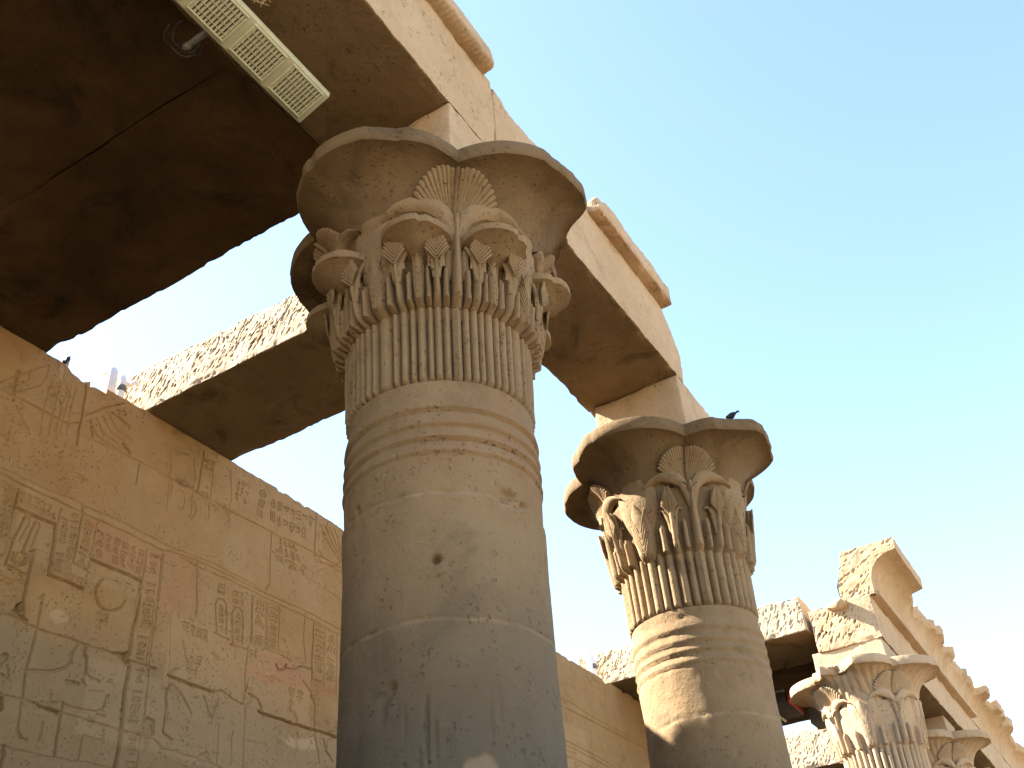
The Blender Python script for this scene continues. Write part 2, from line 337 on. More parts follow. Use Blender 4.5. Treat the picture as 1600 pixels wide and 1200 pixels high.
('c',[(5.55,5.023),(5.72,5.029)],0.009,0.013),
('c',[(5.77,4.999),(5.72,5.261),(5.75,5.319),(5.81,5.338),(5.85,5.314),(5.88,5.031)],0.008,0.013),
('g',[(5.75,5.278),(5.84,5.292),(5.86,5.039),(5.78,5.018)],1,4),
('c',[(5.74,4.990),(5.92,4.995)],0.009,0.013),
('g',[(5.52,5.485),(5.64,5.512),(5.64,5.384),(5.53,5.363)],1,2),
('g',[(5.71,5.488),(5.84,5.511),(5.85,5.367),(5.72,5.342)],2,2),
('g',[(5.21,5.049),(5.49,5.038),(5.49,4.904),(5.22,4.921)],4,1),
('g',[(5.32,4.757),(5.46,4.798),(5.44,4.630),(5.29,4.622)],2,3),
('g',[(5.96,5.032),(6.08,5.033),(6.07,4.959),(5.96,4.962)],2,1),
('g',[(6.47,4.829),(6.70,4.837),(6.67,4.603),(6.47,4.605)],2,4),
('g',[(6.25,6.028),(6.64,6.078),(6.63,5.954),(6.29,5.904)],4,1),
('c',[(5.93,5.109),(6.47,5.113)],0.005,0.007),
('c',[(5.52,5.100),(5.98,5.081)],0.005,0.006),
('c',[(5.14,4.555),(5.38,4.544),(5.61,4.542)],0.014,0.035),
('c',[(6.14,4.517),(6.43,4.512),(6.85,4.519),(7.16,4.528)],0.014,0.04),
('c',[(5.61,4.542),(5.71,4.577),(5.82,4.542),(5.96,4.531)],0.009,0.014),
('c',[(6.02,4.635),(6.13,4.605),(6.17,4.549)],0.012,0.016),
('c',[(5.95,5.045),(5.95,4.822),(5.96,4.536),(5.99,4.537)],0.007,0.011),
('c',[(5.99,4.749),(5.98,4.615),(5.96,4.536)],0.007,0.01),
('c',[(6.65,5.573),(6.65,5.335),(6.70,5.108)],0.006,0.01),
('c',[(6.67,4.926),(6.78,4.858),(6.85,4.735),(6.85,4.519),(6.95,4.245)],0.007,0.011),
('c',[(6.31,4.976),(6.34,4.932),(6.41,4.961),(6.44,5.014)],0.014,0.022),
('c',[(6.44,4.980),(6.53,4.996),(6.63,5.051),(6.77,5.070)],0.011,0.018),
('c',[(6.15,5.071),(6.37,5.083),(6.51,5.062)],0.006,0.01),
('c',[(6.98,4.469),(7.02,4.377),(7.12,4.304)],0.01,0.016),
('c',[(7.12,4.510),(7.04,4.467),(7.03,4.396)],0.008,0.01),
('c',[(5.71,4.312),(5.73,4.000)],0.006,0.009),
('c',[(5.87,4.300),(5.88,4.030)],0.006,0.009),
('c',[(5.99,4.521),(6.02,4.028)],0.006,0.008),
('c',[(5.53,4.483),(5.63,4.329),(5.68,4.505)],0.008,0.01),
('c',[(5.24,4.862),(5.32,4.676),(5.41,4.750)],0.007,0.01),
('c',[(5.19,4.500),(5.27,4.462),(5.41,4.331)],0.012,0.012),
('c',[(6.03,4.243),(6.26,4.263)],0.007,0.006),
('c',[(5.22,3.994),(5.51,4.004),(5.79,3.982)],0.01,0.008),
('c',[(6.12,6.036),(6.14,5.693),(6.12,5.629)],0.006,0.009),
('c',[(6.73,6.217),(6.77,6.172),(7.21,6.187)],0.006,0.008),
('c',[(6.66,5.944),(7.16,5.876)],0.006,0.006),
('c',[(6.77,6.045),(6.91,6.139)],0.006,0.006),
('c',[(7.04,5.977),(7.18,6.113)],0.006,0.006),
('s',[(5.96,4.909),(6.18,5.044),(6.47,5.095),(6.68,5.012),(6.79,4.970),(7.18,4.963),(7.15,4.911),(6.80,4.864),(6.45,4.823),(6.21,4.784),(5.97,4.795)],'red',0.75),
('s',[(5.55,5.042),(5.84,5.048),(5.95,4.992),(5.74,4.965),(5.55,4.982)],'red',0.5),
('s',[(4.94,5.564),(5.28,5.610),(5.34,5.124),(5.15,5.077),(5.02,5.108)],'red',0.4),
('s',[(6.44,4.351),(6.63,4.410),(6.86,4.460),(6.89,4.383),(6.69,4.323),(6.54,4.316)],'pale',0.6),
('s',[(4.12,5.537),(4.55,5.549),(4.92,5.539),(4.92,5.181),(4.78,5.131),(4.75,5.221),(4.30,5.228)],'red',0.55),
('s',[(4.92,5.539),(5.23,5.550),(5.27,5.106),(4.94,5.061)],'red',0.35),
('s',[(4.01,4.698),(4.13,4.748),(4.20,4.679),(4.09,4.655)],'pale',0.5),
('c',[(3.22,6.202),(3.33,6.194),(3.58,6.203),(3.82,6.205)],0.009,0.014),
('c',[(3.82,6.205),(3.91,6.273)],0.007,0.008),
('c',[(3.90,6.667),(3.92,6.407),(3.92,6.232),(3.94,6.073)],0.009,0.016),
('c',[(3.95,6.360),(4.09,6.503),(4.28,6.670)],0.007,0.01),
('c',[(3.32,6.426),(3.33,6.231),(3.34,6.155)],0.009,0.014),
('c',[(3.30,6.416),(3.32,6.200)],0.006,0.01),
('c',[(3.21,6.252),(3.32,6.382),(3.54,6.622)],0.006,0.008),
('c',[(3.40,6.483),(3.41,6.407),(3.34,6.308),(3.22,6.191)],0.006,0.007),
('c',[(3.54,6.610),(3.54,6.489),(3.52,6.407),(3.34,6.234)],0.006,0.008),
('c',[(3.60,6.483),(3.59,6.288),(3.60,6.123),(3.62,5.994)],0.005,0.007),
('c',[(3.68,6.517),(3.67,6.324),(3.67,6.165),(3.69,6.034)],0.005,0.007),
('c',[(3.74,6.543),(3.73,6.351),(3.73,6.196),(3.75,6.064)],0.005,0.007),
('c',[(3.77,6.558),(3.77,6.367),(3.76,6.215),(3.78,6.082)],0.005,0.007),
('c',[(3.82,6.578),(3.81,6.388),(3.81,6.240),(3.83,6.106)],0.005,0.007),
('c',[(3.62,6.386),(3.70,6.366),(3.73,6.302),(3.74,6.098)],0.007,0.009),
('c',[(3.38,6.106),(3.51,5.998),(3.54,5.954)],0.007,0.008),
('c',[(4.00,6.344),(4.09,6.244),(4.22,6.218)],0.006,0.008),
('c',[(4.05,6.392),(4.15,6.289),(4.29,6.266)],0.006,0.008),
('c',[(4.10,6.441),(4.21,6.334),(4.35,6.316)],0.006,0.008),
('c',[(4.15,6.491),(4.27,6.381),(4.42,6.366)],0.006,0.008),
('c',[(4.18,6.512),(4.26,6.500),(4.37,6.474)],0.012,0.014),
('c',[(4.35,6.281),(4.42,6.246)],0.018,0.018),
('c',[(4.03,6.281),(4.05,6.226)],0.014,0.014),
('c',[(3.99,6.181),(4.24,6.200),(4.52,6.209),(4.96,6.216)],0.006,0.008),
('c',[(4.53,6.212),(4.54,6.003)],0.008,0.012),
('g',[(4.21,6.575),(4.32,6.608),(4.32,6.549),(4.22,6.524)],2,1),
('s',[(3.66,6.671),(3.69,6.691),(3.70,6.637),(3.69,6.564),(3.68,6.558),(3.68,6.615)],'pale',1),
('c',[(5.18,6.654),(5.18,6.231)],0.009,0.016),
('c',[(4.75,6.195),(4.98,6.217),(5.19,6.223),(5.66,6.214),(6.12,6.211),(6.67,6.243),(7.19,6.231)],0.008,0.012),
('c',[(4.72,6.497),(4.86,6.493),(5.01,6.517)],0.01,0.012),
('s',[(4.92,6.252),(5.03,6.286),(5.13,6.256),(5.05,6.219),(4.96,6.224)],'dark',0.8),
('s',[(4.77,6.690),(4.90,6.715),(5.01,6.723),(4.94,6.678),(4.80,6.645)],'dark',0.5),
('s',[(4.86,6.485),(4.99,6.516),(5.02,6.506),(4.90,6.464)],'dark',0.5),
('g',[(5.18,6.598),(5.34,6.624),(5.33,6.415),(5.20,6.401)],2,3),
('g',[(5.61,6.583),(5.80,6.602),(5.76,6.345),(5.60,6.339)],3,3),
('g',[(5.90,6.617),(6.04,6.608),(5.99,6.288),(5.90,6.302)],1,3),
('g',[(6.06,6.584),(6.71,6.674),(6.69,6.303),(6.07,6.308)],7,2),
('c',[(6.73,6.712),(6.73,6.197),(6.79,6.169),(7.01,6.200),(7.18,6.337)],0.007,0.011),
('c',[(6.79,6.598),(6.95,6.409),(7.11,6.290)],0.006,0.009),
('c',[(6.86,6.611),(7.00,6.429),(7.13,6.318)],0.006,0.009),
('c',[(6.94,6.624),(7.05,6.449),(7.16,6.345)],0.006,0.009),
('c',[(7.01,6.637),(7.10,6.469),(7.18,6.373)],0.006,0.009),
('c',[(6.93,6.733),(6.89,6.603),(6.93,6.547)],0.006,0.009),
('c',[(4.82,6.195),(4.84,6.213),(4.86,6.212),(4.88,6.192),(4.90,6.158),(4.90,6.116),(4.90,6.077),(4.88,6.048),(4.86,6.035),(4.84,6.042)],0.006,0.008),
('c',[(4.97,6.140),(4.99,6.158),(5.02,6.157),(5.04,6.137),(5.05,6.102),(5.06,6.060),(5.05,6.021),(5.04,5.992),(5.01,5.979),(4.99,5.986)],0.006,0.008),
('c',[(5.11,6.106),(5.13,6.124),(5.15,6.123),(5.17,6.102),(5.19,6.067),(5.19,6.025),(5.18,5.986),(5.17,5.956),(5.15,5.944),(5.12,5.950)],0.006,0.008),
('c',[(4.81,6.463),(4.85,6.312),(4.88,5.902)],0.005,0.007),
('c',[(5.08,6.524),(5.12,6.357),(5.14,5.969)],0.005,0.007),
('c',[(5.29,6.571),(5.32,6.392),(5.34,6.020)],0.005,0.007),
('c',[(5.52,6.624),(5.56,6.431),(5.57,6.078)],0.005,0.007),
('c',[(6.12,6.194),(6.13,5.961),(6.15,5.677)],0.006,0.009),
('g',[(6.22,6.217),(6.43,6.236),(6.64,5.941),(6.22,5.946)],4,3),
('c',[(4.86,5.595),(5.12,5.610),(5.49,5.632),(5.98,5.615)],0.007,0.009),
('c',[(11.69,6.063),(12.03,6.063),(12.58,6.021),(14.15,6.014)],0.008,0.01),
('c',[(12.08,6.561),(11.99,6.053)],0.006,0.01),
('c',[(13.49,6.433),(13.46,5.974)],0.006,0.01),
('c',[(12.48,5.787),(12.45,5.522)],0.006,0.01),
('c',[(11.66,5.510),(12.44,5.486),(13.05,5.456)],0.009,0.012),
('c',[(11.68,5.449),(12.36,5.434),(12.95,5.403)],0.009,0.012),
('c',[(11.96,5.500),(12.05,5.454),(11.94,5.331)],0.012,0.014),
('g',[(11.71,5.414),(11.99,5.408),(12.05,5.224),(11.69,5.152)],2,3)]
# ------------------------------------------------------------ ground
g = MB(); n_ = 60
gx = np.concatenate([np.linspace(-900, -40, 12), np.linspace(-30, 40, 60), np.linspace(60, 900, 12)]); gy = np.concatenate([np.linspace(-900, -30, 12), np.linspace(-20, 60, 60), np.linspace(80, 1500, 12)])
P = np.zeros((len(gx), len(gy), 3)); P[..., 0] = gx[:, None]; P[..., 1] = gy[None]; P[..., 2] = .03*fbm(P[..., 0]*.4, P[..., 1]*.4, 0, 5)-.03
g.grid(P); tag(g.build('ground', M_ground), kind='structure', label='sandy ground of the temple court')

pv = MB(); V, F = rbox((-6.04, -8, -.2), (-1.55, 40, .02), .02, .25, lambda P, N, e, s: .008*fbmP(P, 2.5, 3, 3)); pv.add(V, F)  # unseen floor added dark to cut light bounced up from below
tag(pv.build('bounce_cut_floor', M_dimfloor, sharp=40), kind='structure', label='unseen dark floor added under the roofed colonnade to cut bounced light')
# ------------------------------------------------------------ wall with carved reliefs
WX, WT = -6.07, 6.73
def inpoly(Y, Z, pts):
    r = np.zeros(Y.shape, bool); n = len(pts)
    for i in range(n):
        y1, z1 = pts[i]; y2, z2 = pts[(i+1) % n]
        if z1 == z2: continue
        c = ((z1 > Z) != (z2 > Z)) & (Y < (y2-y1)*(Z-z1)/(z2-z1)+y1); r ^= c
    return r
def make_wall():
    ys = np.concatenate([np.linspace(-8, -3.2, 12), np.arange(-3, 2.79, .03), np.arange(2.8, 7.62, .0048), np.arange(7.64, 16, .024), np.linspace(16.1, 44, 90)])
    zs = np.concatenate([np.linspace(0, 1.9, 8), np.arange(2, 3.39, .03), np.arange(3.4, 6.73, .0050)]); zs = np.append(zs[:-1], 6.73)
    Y, Z = np.meshgrid(ys, zs, indexing='ij'); D = np.zeros(Y.shape); Hh = np.zeros(Y.shape); ST = np.zeros(Y.shape+(4,)); ST[..., 3] = 1
    rng = random.Random(4)
    # wobble the trace so that cut lines are hand-made
    wy = .006*vn(Y*9, Z*9, 0, 3); wz = .006*vn(Y*9, Z*9, 5, 4)
    def cut(pts, w, d):
        for (y1, z1), (y2, z2) in zip(pts[:-1], pts[1:]):
            m = w*1.6+.01
            a0, a1 = np.searchsorted(ys, [min(y1, y2)-m, max(y1, y2)+m]); b0, b1 = np.searchsorted(zs, [min(z1, z2)-m, max(z1, z2)+m])
            if a1 <= a0 or b1 <= b0: continue
            yy = Y[a0:a1, b0:b1]+wy[a0:a1, b0:b1]; zz = Z[a0:a1, b0:b1]+wz[a0:a1, b0:b1]
            dy, dz = y2-y1, z2-z1; L = dy*dy+dz*dz+1e-9
            t = np.clip(((yy-y1)*dy+(zz-z1)*dz)/L, 0, 1); ds = np.hypot(yy-y1-t*dy, zz-z1-t*dz)
            D[a0:a1, b0:b1] = np.maximum(D[a0:a1, b0:b1], d*np.clip((1.5-ds/w)*1.7, 0, 1))
    def glyph(q, u0, v0, u1, v1):
        def at(u, v):
            A, B, C_, E = [np.array(p) for p in q]; u = u0+(u1-u0)*u; v = v0+(v1-v0)*v
            return tuple((A*(1-u)+B*u)*(1-v)+(E*(1-u)+C_*u)*v)
        k = rng.randrange(8); w, d = .0055, .012; c_ = lambda *p: cut([at(*x) for x in p], w, d)
        if k == 0: c_(*[(.1+.8*i/6, .45+(.18 if i % 2 else -.18)) for i in range(7)])
        elif k == 1:
            for v in (.2, .5, .8): c_((.1, v), (.9, v))
        elif k == 2: c_(*[(.5+.35*math.cos(a), .5+.38*math.sin(a)) for a in np.linspace(0, 6.28, 10)]); c_((.45, .5), (.55, .5))
        elif k == 3: c_((.15, .15), (.85, .15), (.85, .85), (.15, .85), (.15, .15)); c_((.5, .2), (.5, .8))
        elif k == 4:
            for u in (.2, .5, .8): c_((u+.05, .1), (u-.05, .9))
        elif k == 5: c_((.15, .75), (.3, .35), (.5, .2), (.65, .4), (.6, .65), (.85, .8)); c_((.4, .65), (.38, .95)); c_((.52, .65), (.52, .95)); c_((.5, .2), (.72, .22))
        elif k == 6: c_((.2, .9), (.25, .3), (.5, .1), (.6, .35), (.5, .55), (.75, .9)); c_((.4, .55), (.4, .9))
        else: c_((.1, .3), (.5, .15), (.9, .3), (.5, .45), (.1, .3)); c_((.3, .6), (.35, .9)); c_((.6, .6), (.6, .95))
    for kind, pts, a, b in WALL:
        if kind == 'c': cut(pts, a*.72, b*1.15)
        elif kind == 'r': Hh[inpoly(Y+wy, Z+wz, pts)] = a
        elif kind == 'g':
            for i in range(a):
                for j in range(b):
                    if rng.random() < .9: glyph(pts, (i+.08)/a, (j+.08)/b, (i+.92)/a, (j+.92)/b)
        elif kind == 's':
            m = inpoly(Y+wy*5, Z+wz*5, pts)
            if a == 'red': ST[m, 0] = b*.7
            elif a == 'dark': ST[m, 1] = b
            elif a == 'pale': ST[m, 2] = b
            elif a == 'hole': D[m] = np.maximum(D[m], .05*b)
            elif a == 'rough': D[m] = np.maximum(D[m], .03*np.clip(.5+1.2*fbm(Y[m]*14, Z[m]*14, 0, 8), 0, 1))
    # each ashlar has a tone of its own
    for k, (za, zb) in enumerate(((6.2, 6.8), (5.62, 6.2), (5.05, 5.62), (4.5, 5.05), (3.95, 4.5), (3.3, 3.95))):
        y = -8+.7*k % 1.3
        while y < 44:
            L = rng.uniform(.9, 1.7); m = (Y+wy*3 > y) & (Y+wy*3 < y+L) & (Z+wz*3-.02*(Y-5) > za) & (Z+wz*3-.02*(Y-5) < zb); t = rng.uniform(-.22, .22)
            if t > 0: ST[m, 2] = np.maximum(ST[m, 2], t)
            else: ST[m, 1] = np.maximum(ST[m, 1], -t)
            y += L
    # soften stains
    for k in range(3):
        A = ST[..., k]
        for _ in range(7):
            A[1:-1] = (A[:-2]+2*A[1:-1]+A[2:])/4; A[:, 1:-1] = (A[:, :-2]+2*A[:, 1:-1]+A[:, 2:])/4
    # far part of the wall: ordinary courses and text columns
    for z in (5.95, 5.3, 4.6, 4.0):
        for y in np.arange(11.6, 30, 1.5): cut([(y, z), (y+1.5, z)], .012, .014)
        for y in np.arange(12.2+(z*7) % 1.1, 30, 1.35): cut([(y, z), (y, z+.62)], .012, .014)
    for z in (6.15, 5.5, 4.9, 4.3, 3.7, 3.1, 2.5):
        cut([(-3, z), (2.85, z)], .016, .014)
        for y in np.arange(-2.8+(z*5) % 1.2, 2.8, 1.35): cut([(y, z), (y, z+.6)], .016, .014)
    X = WX+Hh-D+.010*fbm(Y*2, Z*2, 0, 11, 3)+.0035*fbm(Y*14, Z*14, 0, 12, 4)
    # scattered bruises
    br = fbm(Y*5, Z*5, 0, 31, 4); X -= .016*np.clip((br-.42)*6, 0, 1)
    # worn top edge with one step and chips
    chip = np.clip((fbm(Y*3.1, 0*Y, 0, 21, 4)-.05)*.11, 0, .06)+.012*(vn(Y*16, 0*Y, 0, 22)+1)*.5
    chip += .055*((Y > 3.93) & (Y < 4.10))*1.0 + .03*np.exp(-((Y-3.86)/.05)**2)
    chip *= 1-(((Y > 4.46) & (Y < 5.6)) | (Y < 3.5))*.9
    zt = Z-np.clip((Z-6.55)/.18, 0, 1)*chip
    rnd = np.clip((Z-6.70)/.03, 0, 1); X = X-.02*rnd*rnd
    P = np.stack([X, Y, zt], -1); mb = MB(); mb.grid(P, flip=False)
    att = ST.reshape(-1, 4)
    # top and back
    T = np.zeros((len(ys), 6, 3)); T[..., 1] = ys[:, None]; xs = np.array([0, -.2, -.4, -.6, -.6, -.6])
    T[..., 0] = X[:, -1][:, None]+xs; T[..., 2] = zt[:, -1][:, None]+np.array([0, 0, -.01, -.02, -3, -6.7]); T[:, 0] = P[:, -1]
    T[:, 1:3, 2] += .01*vn(T[:, 1:3, 0]*6, T[:, 1:3, 1]*6, 0, 9)
    mb.grid(T); att = np.concatenate([att, np.tile([0, 0, 0, 1.], (T.shape[0]*6, 1))])
    o = mb.build('temple_wall', M_wall, attr=att)
    tag(o, 'long carved sandstone wall with rows of hieroglyphs and worn top edge at left', 'wall')
make_wall()

# ------------------------------------------------------------ rough stone blocks
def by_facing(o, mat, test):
    """give the faces that look one way a second stone (darker soffit, picked face with sunlight put into its colour)"""
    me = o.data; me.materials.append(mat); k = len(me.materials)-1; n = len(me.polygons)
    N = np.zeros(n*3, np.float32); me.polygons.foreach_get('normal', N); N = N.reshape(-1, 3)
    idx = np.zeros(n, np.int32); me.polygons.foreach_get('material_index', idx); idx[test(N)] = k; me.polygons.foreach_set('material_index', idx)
def block_fn(seed, amp=.008, chip=.05, f=2.5, tool=None, cm=None):
    def fn(P, N, edge, side):
        d = amp*fbmP(P, f, seed, 4)*1.6 + amp*.35*fbmP(P, f*7, seed+3, 3)
        c = np.clip(fbmP(P, 3.7, seed+5, 4)-.02, 0, 1)+.45*np.clip(fbmP(P, 15, seed+6, 3), 0, 1)
        d = d-chip*edge*c*(1 if cm is None else cm(P))
        if tool and side in tool: d = d-tool[side](P)*(1-edge**2)
        return d
    return fn
def pick_marks(seed, z0, z1, depth=.02, ang=.5, f=1.0):
    def fn(P):
        x, z = P[..., 0], P[..., 2]
        u = (x*math.cos(ang)-z*math.sin(ang))+.03*vn(x*4, z*4, 0, seed+2); v = (x*math.sin(ang)+z*math.cos(ang))
        a = vn(u*72*f, v*24*f, 0, seed)+.35*vn(u*130*f, v*50*f, 3, seed+1); dens = .5+.5*vn(x*3.1, z*4.5, 0, seed+7)
        m = np.clip((a-.52+.35*dens)*3.0, 0, 1); env = np.clip((z-z0)/.05, 0, 1)
        return (depth*m*(.5+.5*dens) + .0015*vn(u*17, v*9, 1, seed+9))*env
    return fn
def stone_block(name, lo, hi, mat, label, cat, seed, step=.05, rad=.018, amp=.008, chip=.05, tool=None, fine=None, group=None, parent=None, cm=None):
    mb = MB(); V, F = rbox(lo, hi, rad, step, block_fn(seed, amp, chip, tool=tool, cm=cm), fine); mb.add(V, F)
    o = mb.build(name, mat, parent, sharp=50)
    if tool: by_facing(o, M_sunpick, lambda N: (N[:, 2] > -.55) & ((N[:, 1] < .5)))
    if parent is None: tag(o, label, cat, group)
    return o
# roof slabs over the near bay
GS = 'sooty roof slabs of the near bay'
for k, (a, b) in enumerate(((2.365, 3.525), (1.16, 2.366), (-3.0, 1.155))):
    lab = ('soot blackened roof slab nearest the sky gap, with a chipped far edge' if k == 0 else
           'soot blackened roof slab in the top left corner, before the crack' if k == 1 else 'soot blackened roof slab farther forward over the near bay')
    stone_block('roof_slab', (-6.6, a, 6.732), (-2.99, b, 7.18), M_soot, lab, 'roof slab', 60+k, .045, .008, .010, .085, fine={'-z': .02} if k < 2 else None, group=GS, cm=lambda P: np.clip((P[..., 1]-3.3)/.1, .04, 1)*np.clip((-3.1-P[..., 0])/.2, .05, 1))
# roof beams
pm = pick_marks(300, 6.80, 7.25, .017)
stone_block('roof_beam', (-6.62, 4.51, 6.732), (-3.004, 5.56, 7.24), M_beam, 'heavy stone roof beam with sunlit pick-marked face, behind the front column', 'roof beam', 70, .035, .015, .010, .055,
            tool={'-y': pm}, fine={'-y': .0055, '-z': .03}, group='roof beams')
pm2 = pick_marks(330, 6.80, 7.25, .018, .5, .8)
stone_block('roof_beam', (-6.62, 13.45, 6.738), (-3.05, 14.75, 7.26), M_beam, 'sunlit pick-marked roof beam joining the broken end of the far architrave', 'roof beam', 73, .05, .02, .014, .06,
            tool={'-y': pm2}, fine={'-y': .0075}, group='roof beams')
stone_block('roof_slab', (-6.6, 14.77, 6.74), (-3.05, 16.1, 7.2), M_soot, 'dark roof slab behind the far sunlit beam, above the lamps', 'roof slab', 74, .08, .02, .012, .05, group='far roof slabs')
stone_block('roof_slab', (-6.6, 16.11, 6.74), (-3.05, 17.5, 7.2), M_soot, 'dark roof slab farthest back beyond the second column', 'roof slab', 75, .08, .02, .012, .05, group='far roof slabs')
pm3 = pick_marks(360, 6.6, 7.4, .022, .5, .6)
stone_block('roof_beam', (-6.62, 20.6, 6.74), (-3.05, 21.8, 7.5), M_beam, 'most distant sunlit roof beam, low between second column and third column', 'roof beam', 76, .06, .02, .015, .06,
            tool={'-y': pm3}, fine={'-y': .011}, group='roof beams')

# ------------------------------------------------------------ architraves
XA, XI, ZA = -2.09, -3.0, 6.73
def ledge(parent, y0, y1, seed, z0=7.53, z1=7.76, pr=.10, ridged=True, worn=.0):
    """broken remnant of the cornice: rounded roll with cord marks underneath"""
    mb = MB(); ny = int((y1-y0)/.008); ys = np.linspace(y0, y1, ny)
    prof = [(-.30, 0), (0, 0), (.30, .01), (.62, .05), (.90, .12), (1.0, .17), (1, .24), (.84, .84), (.78, .95), (.68, 1.0), (-2, 1.0), (-2, 0), (-.3, 0)]
    pr_ = np.array(prof)
    P = np.zeros((ny, len(pr_), 3)); P[..., 1] = ys[:, None]
    e = np.clip(np.minimum(ys-y0, y1-ys)/.025, 0, 1)**.5
    wob = 1+.05*fbm(ys*2, 0*ys, 0, seed, 3)+.04*fbm(ys*14, 0*ys, 0, seed+2, 3)-worn*np.clip(fbm(ys*7, 0*ys, 0, seed+4, 5)+.12, 0, 1)
    P[..., 0] = XA+pr*pr_[None, :, 0]*(.55+.45*e[:, None])*np.where(pr_[None, :, 0] > 0, wob[:, None], 1)
    P[..., 2] = z0+(z1-z0)*pr_[None, :, 1]*(.96+.04*e[:, None]*wob[:, None])
    if ridged:
        cord = np.maximum(0, np.sin(ys*2*math.pi/.042))[:, None]*np.array([0, 0, .5, 1, 1, .8, .2, 0, 0, 0, 0, 0, 0])*.020
        P[..., 2] -= cord; P[..., 0] += cord*.5
    dn = (.004+.03*worn)*fbmP(P, 9, seed+1, 4); P[..., 0] += dn; P[..., 2] += dn
    mb.grid(P)
    for i, fl in ((0, False), (-1, True)):
        c = P[i].mean(0); V = np.concatenate([P[i], [c]]); k = len(P[i]); F = np.array([(j, j+1, k) for j in range(k-1)]); mb.add(V, F[:, ::-1] if fl else F)
    att = None
    if not ridged:
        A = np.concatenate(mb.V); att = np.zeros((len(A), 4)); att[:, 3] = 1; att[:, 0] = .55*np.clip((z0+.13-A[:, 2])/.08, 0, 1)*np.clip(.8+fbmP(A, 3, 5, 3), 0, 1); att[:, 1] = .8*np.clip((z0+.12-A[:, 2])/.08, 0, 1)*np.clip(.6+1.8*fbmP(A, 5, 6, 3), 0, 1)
    return mb.build('cornice', M_arch, parent, sharp=55, attr=att)
def arch_block(lo, hi, label, seed, name='architrave', chip=.035, step=.035, group='architraves of the colonnade', topfn=None):
    mb = MB(); V, F = rbox(lo, hi, .015, step, block_fn(seed, .008, chip), {'+x': .02, '-z': .025})
    if topfn is not None:
        t = np.clip((V[:, 2]-(hi[2]-.55))/.55, 0, 1); V[:, 2] -= t*topfn(V[:, 1])
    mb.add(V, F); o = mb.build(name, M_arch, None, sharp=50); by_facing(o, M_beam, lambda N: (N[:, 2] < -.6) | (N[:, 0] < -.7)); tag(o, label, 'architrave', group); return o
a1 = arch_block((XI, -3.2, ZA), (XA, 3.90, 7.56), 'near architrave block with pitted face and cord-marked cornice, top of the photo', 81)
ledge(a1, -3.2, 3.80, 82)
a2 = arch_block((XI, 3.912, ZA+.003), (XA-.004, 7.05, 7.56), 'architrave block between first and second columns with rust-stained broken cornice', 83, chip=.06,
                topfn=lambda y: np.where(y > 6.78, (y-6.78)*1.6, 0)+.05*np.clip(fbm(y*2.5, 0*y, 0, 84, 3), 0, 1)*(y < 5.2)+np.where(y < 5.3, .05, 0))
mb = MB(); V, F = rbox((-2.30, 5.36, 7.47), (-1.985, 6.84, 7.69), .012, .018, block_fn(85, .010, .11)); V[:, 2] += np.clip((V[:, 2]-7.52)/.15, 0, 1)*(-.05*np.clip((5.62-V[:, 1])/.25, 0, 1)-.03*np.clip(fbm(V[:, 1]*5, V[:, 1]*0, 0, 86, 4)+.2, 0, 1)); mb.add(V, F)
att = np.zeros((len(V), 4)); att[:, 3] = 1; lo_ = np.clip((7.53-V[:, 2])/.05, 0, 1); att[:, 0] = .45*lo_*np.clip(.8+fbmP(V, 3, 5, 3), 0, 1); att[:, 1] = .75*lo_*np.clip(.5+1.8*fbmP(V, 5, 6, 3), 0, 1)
mb.build('cornice', M_arch, a2, sharp=45, attr=att)
